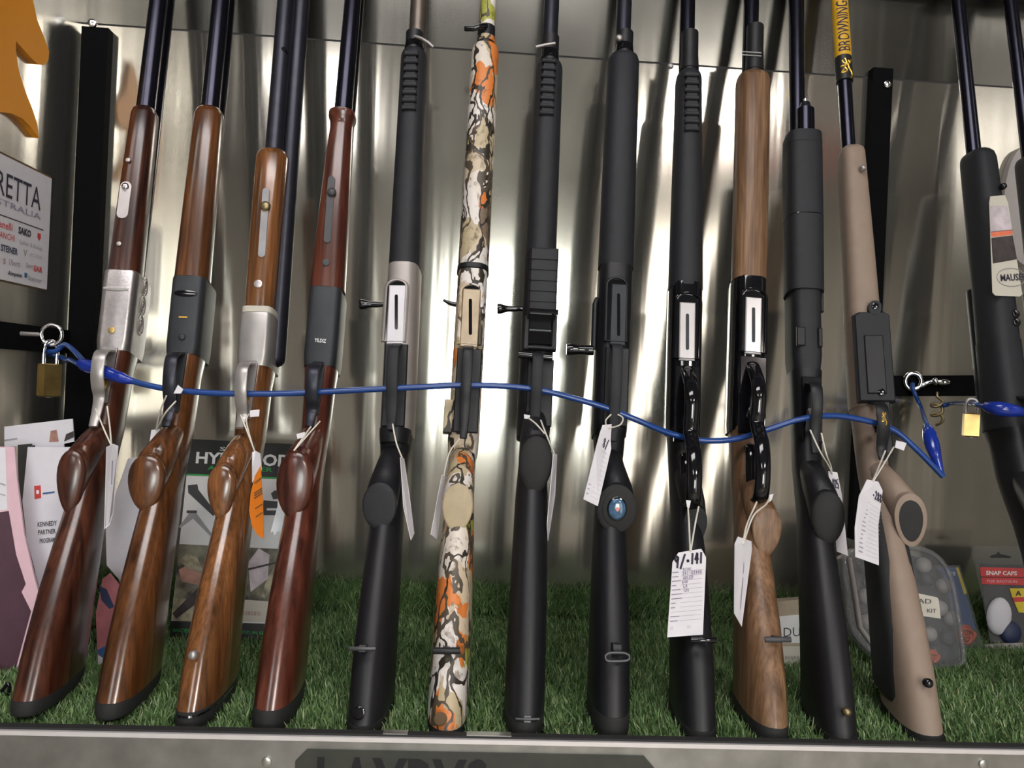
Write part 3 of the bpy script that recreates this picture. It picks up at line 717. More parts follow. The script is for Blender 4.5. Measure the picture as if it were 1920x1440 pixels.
g4 = break_gun('break_action_shotgun', 'red cherry-stained shotgun with flared fore-end tip and matte black receiver', (651, 100, .02), (603, 600, .036), (499, 1350, .147), 'wood_cherry', 'charcoal',
    (196, 536), (536, 684), (688, 770, 800, .066, .0068), 'blued_soft', dict(wood_y=1333, toe_y=1378, cap=(553, 908, 68, 116), tear=.15, a_cap=8), flare=True, wf=(.030, .042), trig='black_gloss')
g4.stadium('latch_slot', 622, 330, 455, 13, .0372, .002, 'dark_print', px1=613); g4.dot('latch_button', 622, 361, .0372, .0056, 'dark_print', h=.002, dome=.003)
g4.dot('fore_end_pin', 611, 492, .0366, .0046, 'dark_print', h=.0006, dome=.0004)
q = Quad(*[g4.world(g4.P(x, y, .0372)) for x, y in ((590, 634), (612, 636), (611, 643), (589, 641))]); o = q.text('lettering', 'white_print', None, 'YILDIZ', 0, 0, 1, 1, h=0, bold=.02)
def to_local(o, g, par=None):
    bpy.context.view_layer.update()
    o.parent = par or g.root; o.matrix_parent_inverse = (par or g.root).matrix_world.inverted(); return o
to_local(o, g4)

# --- magazine shotguns with synthetic furniture ---------------------------------------------------
def rail(g, px, y0, y1, n, wpx, d, mat='black_matte', px1=None):
    base = g.stadium('accessory_rail', px, y0-4, y1+6, wpx*.7, d-.001, .006, mat, px1=px1, round_both=False)
    for i in range(n):
        y = y0+(y1-y0)*i/(n-1); xx = px+((px1 or px)-px)*i/(n-1); h = (y1-y0)/(n-1)*.27
        g.box('rail_tooth', xx-wpx/2, y-h, xx+wpx/2, y+h, d+.0022, .005, mat, par=base)
def port(g, px, y0, y1, wpx, d, rim, lift, lx, ly0, ly1, lw, slot=(0, 0), slotm='black_gloss', px1=None, inner='black_gloss'):
    """loading port: raised rim round a dark well, the lifter inside it"""
    xa, za = g.L(px, y0, d); xb, zb = g.L(px1 or px, y1, d); r = abs(g.L(px+wpx/2, y0, d)[0]-xa)
    def outl(k, dd):
        rr = r+k
        top = [(xa+rr*math.cos(q), -dd, za-r+rr*math.sin(q)*.8) for q in np.linspace(0, math.pi, 11)]
        return top + [(xb-rr, -dd, zb-k*.3), (xb+rr, -dd, zb-k*.3)]
    w_ = g.stadium('loading_port', px, y0, y1, wpx, d+.0004, .004, inner, px1=px1, round_both=False)
    a, b, c, e_ = outl(0, d+.0003), outl(.0004, d+.0032), outl(.0022, d+.0032), outl(.0042, d+.0000)
    n = len(a); bb = B(); bb.add(a+b+c+e_, [(k*n+i, k*n+(i+1) % n, (k+1)*n+(i+1) % n, (k+1)*n+i) for k in range(3) for i in range(n)])
    bb.done('port_rim', rim, w_, angle=60)
    lf = g.box('shell_lifter', lx-lw/2, ly0, lx+lw/2, ly1, d+.0022, .002, lift, par=w_)
    if slot[1]: g.stadium('lifter_slot', lx, slot[0], slot[1], lw*.22, d+.0026, .0008, slotm, par=lf)
    return w_
def straight_handle(g, px0, px1, py, d, mat='black_gloss', hook=False):
    a, b = np.array(g.P(px1, py, d)), np.array(g.P(px0, py, d)); P = [a*(1-t)+b*t for t in np.linspace(0, 1, 12)]
    if hook: P = [p+np.array((0, 0, .006*t*t+.002)) for p, t in zip(P, np.linspace(0, 1, 12))]; r = [.0035-.0018*t for t in np.linspace(0, 1, 12)]
    else: r = [.003, .003, .0032, .0036, .0038, .0036, .0037, .0042, .005, .0060, .0066, .006]
    return tube('bolt_handle', P, r, mat, g.root, 12)

def mag_gun(name, label, b, r, t, fm, rm, sm, fy, fw, recy, rw, stock, barrel='blued_soft', tipcap='black_gloss', br=.0105, roundness=2.4, rec_e=3.4, cap_y=None, dfo=.034):
    g = Gun(name, label, b, r, t)
    zr0, zr1 = g.z(recy[1], .036), g.z(recy[0], .034)
    g.cyl('barrel', zr1-.02, 1.0, br, barrel, d=-.006)
    g.cyl('magazine_tube', zr1-.02, g.z((cap_y or fy[0]-14), .018), .0115, 'black_polymer', d=.017)
    if tipcap: g.cyl('magazine_cap', g.z(fy[0]+4, .03), g.z(cap_y or fy[0]-16, .03), .0125, tipcap, d=.017, r1=.0105)
    fore(g, fy[0], fy[1], fm, fw[0], fw[1], dfo, db=-.012, tip=.012, e=roundness, dtip=dfo-.002)
    g.rec = g.loft('receiver', [(zr0, .034, -.026, rw*.96, rec_e), (zr0+.01, .036, -.028, rw, rec_e), (zr1-.006, .036, -.028, rw, rec_e), (zr1-.0005, .0355, -.0275, rw*.985, rec_e)], rm, angle=45)
    g.stock(None, sm, rec_y=stock.pop('rec_y', recy[1]-8), **stock)
    return g

g5 = mag_gun('magazine_shotgun', 'black synthetic shotgun with grey-pink metal receiver and ribbed fore-end rail', (783, 30, 0), (754, 560, .036), (674, 1370, .147), 'black_matte', 'champagne', 'black_polymer',
    (76, 490), (.034, .038), (490, 812), .038, dict(wood_y=1362, toe_y=1388, cap=(712, 949, 62, 82), tear=.12, a_cap=10, style='flat', wt=.039, rec_y=802, capmat='black_matte'), barrel='bronze_barrel', br=.0115)
rail(g5, 771, 98, 200, 8, 27, .0345, px1=766)
tube('sling_loop', [g5.P(778, 68, .034), g5.P(790, 72, .036), g5.P(803, 80, .036), g5.P(812, 88, .032)], .0022, 'nickel', g5.root, 8)
port(g5, 745, 524, 640, 34, .0362, 'champagne', 'satin_bright', 743, 534, 645, 27, (552, 618), px1=738)
straight_handle(g5, 675, 722, 571, .012)
g5.guard(652, 782, 806, .064, .0062, 'black_matte', d1=.05, dt=.055); g5.trigger(742, 'black_gloss')
g5.box('trigger_plate', 722, 645, 758, 800, .0385, .004, 'black_polymer')
g5.sling_bar(655, 704, 1216, .139, 'gunmetal'); g5.dot('stock_screw', 673, 1337, .1475, .006, 'black_gloss', h=.0006, dome=.0004)
g5.loft('stock_collar', [(g5.z(828, .045), .047, -.014, .0335, 2.6), (g5.z(812, .045), .050, -.014, .035, 2.6), (g5.z(800, .045), .047, -.016, .0365, 2.6)], 'black_polymer')

g6 = mag_gun('magazine_shotgun', 'shotgun covered in autumn leaf camouflage with champagne shell lifter', (914, 30, 0), (884, 560, .036), (837, 1358, .147), 'camo', 'camo', 'camo',
    (66, 492), (.036, .038), (502, 822), .037, dict(wood_y=1370, toe_y=1390, cap=(858, 952, 58, 84), tear=.2, a_cap=10, style='flat', wt=.040, capmat='camo_tan', rec_y=815), barrel='camo', br=.0105, tipcap='camo')
zz = g6.z(497, .034); g6.loft('fore_end_ring', [(zz-.003, .0368, -.014, .0395, 2.6), (zz+.003, .0368, -.014, .0395, 2.6)], 'black_polymer')
port(g6, 885, 532, 645, 34, .0362, 'camo', 'gold_lifter', 882, 540, 652, 28, (560, 628), px1=880)
straight_handle(g6, 831, 858, 574, .012, hook=True)
tube('sling_loop', [g6.P(912, 48, .030), g6.P(900, 50, .034), g6.P(888, 54, .034), g6.P(872, 54, .03)], .0035, 'black_gloss', g6.root, 8)
g6.guard(655, 790, 822, .064, .0060, 'black_polymer', d1=.05, dt=.056); g6.trigger(742, 'black_gloss')
g6.box('trigger_plate', 858, 652, 896, 812, .0385, .004, 'black_polymer')
g6.box('side_saddle', 834, 748, 850, 812, .030, .012, 'camo')
g6.sling_bar(813, 862, 1220, .139, 'black_polymer', .0034); g6.dot('stock_screw', 826, 1348, .1475, .0062, 'dark_edge', h=.0006, dome=.0004)

g7 = mag_gun('box_magazine_shotgun', 'black synthetic shotgun with a box magazine and short bolt handle', (1033, 40, 0), (1012, 620, .036), (985, 1372, .147), 'black_matte', 'black_polymer', 'black_polymer',
    (98, 470), (.036, .038), (465, 815), .040, dict(wood_y=1354, toe_y=1392, cap=(1004, 872, 64, 102), tear=.25, a_cap=10, style='dome', wt=.040, rec_y=800, capmat='black_rubber'), cap_y=70)
rail(g7, 1030, 112, 210, 8, 27, .0345, px1=1025)
mg = B(); x0, z0 = g7.L(990, 586, .070); x1, z1 = g7.L(1048, 464, .070)
mg.rings([[(x0+i, -d, z0+i), (x1-i, -d, z0+i), (x1-i, -d, z1-i*1.5), (x0+i, -d, z1-i*1.5)] for d, i in ((.030, .0), (.066, .0), (.069, .0015), (.070, .004))])
mgo = mg.done('box_magazine', 'black_matte', g7.root, True, 30)
for i in range(5): g7.box('magazine_ridge', 992, 484+i*20, 1046, 487+i*20, .0712, .002, 'black_polymer', par=mgo, bev=.0005)
g7.box('magazine_heel', 992, 577, 1047, 588, .074, .006, 'black_gloss', par=mgo)
g7.box('magazine_well', 988, 590, 1042, 648, .0375, .003, 'black_gloss'); 
for a in ((984, 590, 991, 655), (1036, 590, 1043, 655), (984, 646, 1043, 656)): g7.box('well_rim', *a, .046, .012, 'black_polymer')
straight_handle(g7, 932, 982, 579, .015)
tube('magazine_catch', [g7.P(972, 664, .045), g7.P(1036, 671, .045)], .0045, 'black_gloss', g7.root, 12)
g7.guard(668, 782, 806, .066, .0062, 'black_matte', d1=.05, dt=.056); g7.trigger(735, 'black_gloss'); g7.box('trigger_plate', 990, 672, 1034, 800, .0385, .004, 'black_polymer')
tube('sling_loop', [g7.P(1005, 88, .036), g7.P(1022, 84, .037), g7.P(1041, 81, .036)], .0020, 'nickel', g7.root, 8)
g7.sling_bar(967, 1011, 1348, .146, 'gunmetal', .0014)

g8 = mag_gun('magazine_shotgun', 'black synthetic shotgun with a cranked bolt handle and blue round grip badge', (1170, 40, 0), (1160, 560, .036), (1151, 1375, .147), 'black_matte', 'black_polymer', 'black_polymer',
    (84, 492), (.042, .044), (492, 812), .041, dict(wood_y=1346, toe_y=1392, cap=(1156, 953, 68, 84), tear=.0, a_cap=10, style='flat', wt=.040, rec_y=802, capmat='black_rubber'), cap_y=62)
port(g8, 1157, 520, 640, 34, .0362, 'black_polymer', 'charcoal', 1160, 531, 648, 26, (550, 630), px1=1154)
g8.dot('magazine_stud', 1161, 72, .030, .0045, 'nickel')
cr = tube('bolt_handle', [g8.P(1126, 562, .010), g8.P(1119, 562, .014), g8.P(1116, 570, .015), g8.P(1113, 655, .015)], .0036, 'black_polymer', g8.root, 10, flat=(1, 1))
a, b = np.array(g8.P(1113, 657, .015)), np.array(g8.P(1062, 655, .015))
tube('handle_knob', [a*(1-t)+b*t for t in np.linspace(0, 1, 9)], [.006, .0064, .006, .0058, .0058, .0062, .0070, .0074, .0066], 'black_gloss', cr, 14)
g8.guard(652, 800, 828, .066, .0062, 'black_matte', d1=.05, dt=.056); g8.trigger(742, 'black_gloss'); g8.box('trigger_plate', 1136, 650, 1176, 800, .0385, .004, 'black_polymer')
cc, nn, uu, rx, ry = g8.cap_frame
bb = B(); disc(bb, cc+nn*.0032, nn, uu, rx*.72, ry*.72, .0014, 28); bb.done('cap_step', 'black_rubber', g8.root)
bb = B(); disc(bb, cc+nn*.0045, nn, uu, rx*.50, ry*.50, .0016, 28); ring_ = bb.done('badge_ring', 'black_gloss', g8.root)
bb = B(); disc(bb, cc+nn*.0060, nn, uu, rx*.43, ry*.43, .001, 28, .0016); bg = bb.done('grip_badge', 'blue_badge', g8.root)
bb = B(); disc(bb, cc+nn*.0084, nn, uu, rx*.09, ry*.09, .0006, 12); bb.done('badge_star', 'orange_plastic', bg)
sw = tube('sling_swivel', catmull([g8.P(1135, 1231, .150), g8.P(1139, 1239, .150), g8.P(1157, 1240, .150), g8.P(1177, 1238, .150), g8.P(1180, 1231, .150), g8.P(1177, 1227, .150), g8.P(1168, 1224, .150), g8.P(1146, 1224, .150), g8.P(1138, 1227, .150)], 4, True), .0014, 'gunmetal', g8.root, 8, closed=True)
g8.box('swivel_post', 1148, 1206, 1167, 1230, .143, .010, 'black_polymer', par=sw)

# --- lever guns ------------------------------------------------------------------------------------
def lever(g, px, rows, mat='black_gloss'):
    y0, y1, y2, y3, y4 = rows
    z = lambda y, d: g.z(y, d)
    cx = lambda y, d: g.L(px, y, d)[0]*0
    P = [(0, -.036, z(y0, .045)), (0, -.048, z(y0+14, .05)), (0, -.062, z(y0+34, .06)), (0, -.069, z(y1, .069)), (0, -.066, z(y1+34, .066)), (0, -.062, z(y2-12, .062)), (0, -.072, z(y2+8, .07)),
         (0, -.084, z(y2+30, .084)), (0, -.089, z((y2+y3)/2+8, .089)), (0, -.084, z(y3-14, .084)), (0, -.070, z(y3, .07)), (0, -.056, z(y3-4, .056)), (0, -.050, z(y3-40, .05)), (0, -.046, z(y2+46, .046)), (0, -.038, z(y2+34, .038))]
    C = catmull(P, 6); n = len(C)
    return tube('lever', C, .0068, mat, g.root, 12, flat=(1.25, .85), ref=(1, 0, 0))
def lever_gun(name, label, b, r, t, fm, sm, fy, fw, recy, rows, stock, cap_y, capm='black_polymer'):
    g = mag_gun(name, label, b, r, t, fm, 'black_gloss', sm, fy, fw, recy, .041, stock, barrel='blued', br=.0105, cap_y=cap_y, rec_e=3.0, dfo=.036, tipcap=capm)
    lever(g, 0, rows)
    g.trigger((rows[1]+rows[2])/2-4, 'chrome', ln=.014)
    return g
g9 = lever_gun('lever_action_shotgun', 'black lever-action shotgun with ribbed fore-end and large white price tag', (1290, 40, 0), (1296, 600, .036), (1318, 1385, .147), 'black_matte', 'black_polymer',
    (118, 532), (.034, .042), (525, 805), (690, 748, 822, 948, 0), dict(wood_y=1372, toe_y=1402, cap=(1304, 985, 48, 70), tear=.3, a_cap=20, style='none', wt=.040, rec_y=800, dcap=.070), 62)
rail(g9, 1298, 138, 240, 8, 28, .0365, px1=1298)
port(g9, 1291, 548, 672, 40, .0362, 'black_gloss', 'bright_strip', 1289, 566, 676, 28, (588, 656), 'charcoal', px1=1287)
g9.dot('swivel_knob', 1257, 125, .02, .004, 'nickel'); g9.sling_bar(1296, 1342, 1200, .139, 'black_gloss', .0032)
g9.box('trigger_plate', 1266, 684, 1312, 830, .0385, .004, 'black_gloss')

g10 = lever_gun('lever_action_shotgun', 'lever-action shotgun with pale matte wooden fore-end and stock', (1410, 40, 0), (1417, 570, .036), (1456, 1390, .147), 'wood_pale', 'wood_pale',
    (120, 516), (.044, .042), (515, 805), (682, 738, 806, 938, 0), dict(wood_y=1366, toe_y=1410, cap=(1437, 996, 60, 86), tear=.35, a_cap=10, style='flat', wt=.042, rec_y=795), 50)
port(g10, 1414, 540, 660, 40, .0362, 'black_gloss', 'bright_strip', 1413, 556, 664, 28, (576, 642), 'charcoal', px1=1411)
g10.sling_bar(1434, 1482, 1199, .139, 'dark_print', .0030); g10.box('trigger_plate', 1388, 666, 1436, 815, .0385, .004, 'black_gloss')
for y in (97, 103): g10.box('cap_stripe', 1391, y-1.5, 1428, y+1.5, .0305, .002, 'white_print', bev=.0002)

# --- pump and bolt guns -------------------------------------------------------------------------------
g11 = Gun('pump_action_shotgun', 'all-black pump-action shotgun with chunky fore-end beside the tan rifle', (1498, 100, 0), (1526, 560, .036), (1586, 1395, .147))
g11.cyl('barrel', g11.z(560, 0), 1.0, .0105, 'blued', d=-.012)
g11.cyl('magazine_tube', g11.z(560, .02), g11.z(205, .02), .0115, 'blued', d=.018, x=.003)
tip = g11.cyl('magazine_cap', g11.z(214, .02), g11.z(192, .02), .0105, 'blued_soft', d=.018, x=.003, r1=.006); g11.cyl('cap_pin', g11.z(193, .02), g11.z(184, .02), .0022, 'satin', d=.018, x=.003, par=tip)
zA, zB = g11.z(238, .036), g11.z(540, .036)
g11.loft('pump_fore_end', [(zB, .037, -.018, .045, 3.2), (zB+.09, .0385, -.018, .046, 3.2), (zA-.03, .0385, -.017, .046, 3.4), (zA-.020, .0378, -.017, .0452, 3.4), (zA-.019, .0385, -.017, .046, 3.4), (zA-.003, .0375, -.016, .045, 3.4), (zA, .033, -.014, .040, 3.2)], 'black_matte', angle=30)
for y in (398,): 
    zz = g11.z(y, .038); g11.loft('fore_end_groove', [(zz-.0005, .0388, -.0182, .0464, 3.2), (zz+.0005, .0388, -.0182, .0464, 3.2)], 'black_gloss')
z0, z1 = g11.z(690, .036), g11.z(535, .034)
g11.rec = g11.loft('receiver', [(z0, .036, -.026, .033, 3.6), (z0+.02, .037, -.028, .037, 3.6), (z1, .0345, -.028, .037, 3.6)], 'black_matte', angle=40)
g11.box('release_latch', 1494, 612, 1511, 648, .0385, .004, 'black_polymer', par=g11.rec); g11.box('release_latch', 1534, 614, 1543, 650, .0385, .004, 'black_polymer', par=g11.rec)
g11.box('action_bar', 1483, 540, 1492, 580, .02, .006, 'black_polymer'); g11.box('action_bar', 1538, 540, 1545, 584, .02, .006, 'black_polymer')
g11.stock(None, 'black_polymer', wood_y=1385, toe_y=1410, rec_y=690, cap=(1552, 970, 62, 92), tear=.15, a_cap=8, style='dome', wt=.041, capmat='black_rubber')
g11.guard(722, 812, 850, .066, .0064, 'black_polymer', d1=.05, dt=.056); g11.trigger(770, 'satin'); g11.box('trigger_plate', 1503, 705, 1543, 830, .0385, .004, 'black_gloss')
g11.swivel_stud(1586, 1334, .1475, .0042, 'brass_dull')

g12 = Gun('bolt_action_rifle', 'tan synthetic bolt-action rifle with a yellow and black barrel sleeve', (1592, 200, .010), (1641, 640, .036), (1750, 1385, .147), cat='rifle')
g12.cyl('barrel', g12.z(560, 0), 1.0, .0098, 'blued', d=.004, r1=.0088)
zs0, zs1 = g12.z(148, .012), 1.0
slv = g12.cyl('barrel_sleeve', g12.z(103, .012), zs1, .0112, 'sleeve_yellow', d=.004); g12.cyl('sleeve_end', zs0, g12.z(103, .012)-.0002, .0112, 'box_black', d=.004)
fore(g12, 262, 600, 'tan_polymer', .031, .040, .036, db=-.012, tip=.010, e=3.0)
z0, z1 = g12.z(760, .036), g12.z(590, .036)
g12.loft('action_bedding', [(z0, .0365, -.020, .038, 3), (z1, .036, -.014, .040, 3)], 'tan_polymer')
g12.cyl('receiver', g12.z(760, 0), g12.z(540, 0), .0155, 'black_polymer', d=-.010)
g12.swivel_stud(1617, 317, .0362, .0042, 'nickel')
xx0, zz0 = g12.L(1612, 752, .043); xx1, zz1 = g12.L(1668, 584, .043)
bb = B(); bb.rings([[(xx0+i, -d, zz0+i), (xx1-i, -d, zz0+i), (xx1-i, -d, zz1-i-.004), (xx1-i-.006, -d, zz1-i), (xx0+i+.006, -d, zz1-i), (xx0+i, -d, zz1-i-.004)] for d, i in ((.034, -.001), (.041, 0), (.043, .0015))])
mp_ = bb.done('magazine_plate', 'black_matte', g12.root, False)
g12.box('magazine_door', 1620, 628, 1664, 738, .0448, .002, 'black_polymer', par=mp_); g12.stadium('plate_lug', 1641, 563, 590, 24, .0435, .008, 'black_matte', par=mp_)
g12.dot('plate_screw', 1641, 574, .0436, .0042, 'black_gloss', par=mp_, h=.001, dome=.0006); g12.dot('plate_screw', 1653, 735, .045, .0042, 'black_gloss', par=mp_, h=.0012, dome=.0006)
g12.stock(None, 'tan_polymer', wood_y=1380, toe_y=1412, rec_y=755, cap=(1707, 974, 62, 92), tear=.22, a_cap=8, style='none', wt=.042, dtoe=.147)
cc, nn, uu, rx, ry = g12.cap_frame
bb = B(); disc(bb, cc, nn, uu, rx, ry, .002, 28, 0, .22); bb.done('grip_rim', 'tan_polymer', g12.root)
bb = B(); disc(bb, cc+nn*.0015-uu*.001, nn, uu, rx*.74, ry*.78, .001, 28, 0, .22); bb.done('grip_cap', 'black_rubber', g12.root)
gd = g12.guard(760, 838, 862, .068, .0068, 'black_polymer', d1=.05, dt=.058); g12.trigger(800, 'black_gloss'); g12.box('trigger_plate', 1643, 745, 1676, 852, .0395, .004, 'black_polymer')
g12.swivel_stud(1738, 1280, .141, .0048, 'black_gloss')
# black panel let into the side of the stock
g12.loft('cheek_panel', [(.026, .112, .031, .040, 4, -.0022, -.2), (.034, .116, .029, .0425, 4, -.0022, -.2), (.10, .108, .028, .0425, 4, -.0022, -.15), (.17, .088, .024, .0415, 3.6, -.0022, -.05), (.225, .066, .020, .040, 3.4, -.0022), (.25, .048, .018, .037, 3.2, -.0022)], 'black_rubber')

g13 = Gun('bolt_action_rifle', 'black synthetic bolt-action rifle with a printed paper sticker on its fore-end', (1822, 180, .010), (1893, 600, .036), None, cat='rifle', roll=.12)
g13.cyl('barrel', g13.z(560, 0), 1.0, .0098, 'blued', d=.002, r1=.0088)
fore(g13, 268, 640, 'black_matte', .034, .041, .034, db=-.016, tip=.014, e=2.6)
z0, z1 = g13.z(800, .036), g13.z(632, .036); g13.loft('action_bedding', [(z0, .036, -.020, .039, 3), (z1, .034, -.016, .041, 3)], 'black_matte')
g13.cyl('receiver', g13.z(760, 0), g13.z(540, 0), .0165, 'black_polymer', d=-.012)
g13.swivel_stud(1878, 351, .0345, .0042, 'black_gloss')
g13.stock(None, 'black_polymer', wood_y=1390, toe_y=1420, rec_y=795, cap=(1985, 990, 62, 92), tear=.15, a_cap=8, style='flat', wt=.041)
g13.guard(752, 850, 890, .066, .0064, 'black_polymer', d1=.05, dt=.056)
for y in (588, 604): g13.dot('takedown_screw', 1905+(y-588)*.1, y, .0348, .0052, 'black_gloss', h=.0008, dome=.0006)

# padded barrel rest on the wall, notched for each barrel
ZR = .9425; NB = []
for g in (g1, g2, g3, g4, g5, g6, g7, g8, g9, g10, g11, g12, g13):
    for ch in g.root.children:
        if 'barrel' in ch.name and ch.type == 'MESH':
            V = [g.world(v.co) for v in ch.data.vertices]; t_ = max(V, key=lambda p: p[2])
            for dx in ((0, .078) if g is g13 else (0,)):
                lo_, hi_ = [p for p in V if p[2] < .9], [p for p in V if p[2] >= .9]
                if not hi_ or not lo_: continue
                ca, cb = np.mean(lo_, 0), np.mean(hi_, 0); c = ca+(cb-ca)*(ZR-ca[2])/(cb[2]-ca[2])
                r_ = (max(p[0] for p in hi_)-min(p[0] for p in hi_))/2
                NB.append((c[0]+dx-r_-.002, c[0]+dx+r_+.002, c[1]+r_+.0015+(.003 if g in (g1, g2, g4) else 0)))
NB.sort(); iv = []
for a_, b_, y_ in NB:
    if iv and a_ < iv[-1][1]+.002: iv[-1] = (iv[-1][0], max(b_, iv[-1][1]), max(y_, iv[-1][2]))
    else: iv.append((a_, b_, y_))
FR, BK = .385, WALL_Y-.0035; ol = [(LEFT_X+.001, BK), (LEFT_X+.001, FR)]
for a_, b_, y_ in iv: ol += [(a_, FR), (a_, min(y_, BK-.006)), (b_, min(y_, BK-.006)), (b_, FR)]
ol += [(RIGHT_X-.001, FR), (RIGHT_X-.001, BK)]
o = B().prism([(x, y, .93) for x, y in ol], (0, 0, .025)).done('barrel_rest', 'black_rubber', None, False)
tag(o, 'long black padded rail that the barrels lean against', 'rail')
# ================================================================== helpers for placed things
def thing(name, loc, label, cat, group=None): return empty(name, loc, label, cat, group)
def adopt(e, *obs):
    for o in obs:
        if o.parent is None:
            o.parent = e; o.matrix_parent_inverse = Matrix.Translation(-Vector(e.location))
    return e
class Plane:
    """a flat thing's own plane in the place: base point and normal; image rows and columns give the spot on it"""
    def __init__(s, p0, n): s.p0 = np.array(p0, float); s.n = np.array(n, float)/np.linalg.norm(n)
    def P(s, px, py, h=0.0): return on_plane(px, py, s.p0+s.n*h, s.n)
    def poly(s, name, mat, pts, h=.0004, t=.0003, smooth=False): return B().prism([s.P(x, y, h) for x, y in pts], -s.n*t).done(name, mat, None, smooth)
    def quad(s, tl, tr, br, bl, h=0.0): return Quad(s.P(*tl, h), s.P(*tr, h), s.P(*br, h), s.P(*bl, h))
def lean_plane(px, py, deg=13):
    """plane of a card that stands on the shelf where (px, py) meets it and leans back by deg"""
    b = at_z(px, py, -.007); a = math.radians(deg); return Plane(b, (0, -math.cos(a), math.sin(a)))

# lettering and emblem on the tan rifle's barrel sleeve
def wrap_text(g, par, txt, z0, z1, r, dc, span, mat, name='lettering'):
    vv, ff = text2d(txt, .01)
    bm = bmesh.new(); bv = [bm.verts.new((x, y, 0)) for x, y in vv]
    for f_ in ff:
        try: bm.faces.new([bv[i] for i in f_])
        except ValueError: pass
    for lv in np.arange(.1, 1, .1): bmesh.ops.bisect_plane(bm, geom=bm.verts[:]+bm.edges[:]+bm.faces[:], plane_co=(0, lv, 0), plane_no=(0, 1, 0))
    bm.verts.index_update(); vv = [(v.co.x, v.co.y) for v in bm.verts]; ff = [tuple(v.index for v in f_.verts) for f_ in bm.faces]; bm.free()
    V = [(-r*math.sin((y-.5)*span), -dc-r*math.cos((y-.5)*span), z0+x*(z1-z0)) for x, y in vv]
    return build(name, V, ff, mat, par, False)
def wrap_lines(g, par, segs, zc, rz, r, dc, span, hw, mat, name):
    bb = B()
    for pl in segs:
        P = [np.array((r*math.sin((x-.5)*span), -dc-r*math.cos((x-.5)*span), zc+(.5-y)*rz)) for x, y in catmull2(pl)]
        R = tube_rings(P, hw, 6); bb.rings(R)
    return bb.done(name, mat, par, False)
def catmull2(pl): return [tuple(p[:2]) for p in catmull([(x, y, 0) for x, y in pl], 4)]
wrap_text(g12, slv, 'BROWNING', g12.z(93, .016), g12.z(93, .016)+.078, .01135, .004, 1.5, 'ink')
BUCK = [[(.55, .30), (.40, .38), (.18, .40)], [(.55, .30), (.38, .25), (.30, .10)], [(.55, .30), (.52, .15), (.45, .02)], [(.60, .30), (.78, .22), (.85, .05)], [(.62, .12), (.74, .22)],
        [(.50, .32), (.36, .55), (.22, .72), (.55, .66), (.42, .48)], [(.62, .32), (.70, .55), (.88, .75), (.85, .92), (.72, 1.0)], [(.55, .3), (.64, .42), (.66, .52)]]
se = [c for c in g12.root.children if c.name.startswith('sleeve_end')][0]
wrap_lines(g12, se, BUCK, g12.z(126, .016), .030, .01125, .004, 2.0, .0011, 'gold', 'buck_emblem')
z_e = g12.z(785, .068); bb = B()
for pl in BUCK:
    P = [np.array(((x-.5)*.007, -.0700, z_e+(.5-y)*.016)) for x, y in catmull2(pl)]; bb.rings(tube_rings(P, .0006, 6))
bb.done('buck_emblem', 'gold', gd, False)
# paper sticker on the black rifle
def sticker_pt(px, py, h): return g13.world(g13.P(px, py, .0348+h))
pl13 = Plane(g13.world((0, -.0350, g13.z(450, .035))), g13.n)
st = pl13.poly('sticker', 'cream', [(1857, 368), (1884, 366), (1890, 380), (1917, 552), (1912, 556), (1866, 554), (1861, 548), (1855, 380)], .0009, .0006); to_local(st, g13)
for nm, mt_, pts in (('print_sky', 'photo_snow', [(1857, 386), (1888, 386), (1898, 432), (1858, 436)]), ('print_band', 'orange_plastic', [(1858, 434), (1898, 430), (1899, 440), (1859, 444)]), ('print_scene', 'photo_dark', [(1859, 446), (1899, 441), (1907, 486), (1862, 494)])):
    o = pl13.poly(nm, mt_, pts, .0013, .0003); to_local(o, g13, st)
o = pl13.quad((1873, 510), (1917, 508), (1919, 530), (1875, 532), .0016).text('lettering', 'ink', None, 'MAUSER', .05, .2, 1.15, .8, h=0, bold=.02); to_local(o, g13, st)
ov = [pl13.P(1896+27*math.cos(q), 520+17*math.sin(q)+math.cos(q)*1, .0014) for q in np.linspace(0, 2*math.pi, 28, endpoint=False)]
o = tube('oval_border', ov, .0005, 'grey_print', None, 6, closed=True); to_local(o, g13, st)
# next rifle along, mostly past the edge of the view
def bare_copy(root, skip, dx, label):
    c = root.copy(); COL.objects.link(c); c.location.x += dx
    c['label'] = label
    for ch in list(root.children):
        if any(ch.name.startswith(k) for k in skip): continue
        d = ch.copy(); COL.objects.link(d); d.parent = c
        for gch in list(ch.children):
            f = gch.copy(); COL.objects.link(f); f.parent = d
    return c
bare_copy(g13.root, ('sticker',), .078, 'plain black rifle at the end of the rack past the stickered rifle')

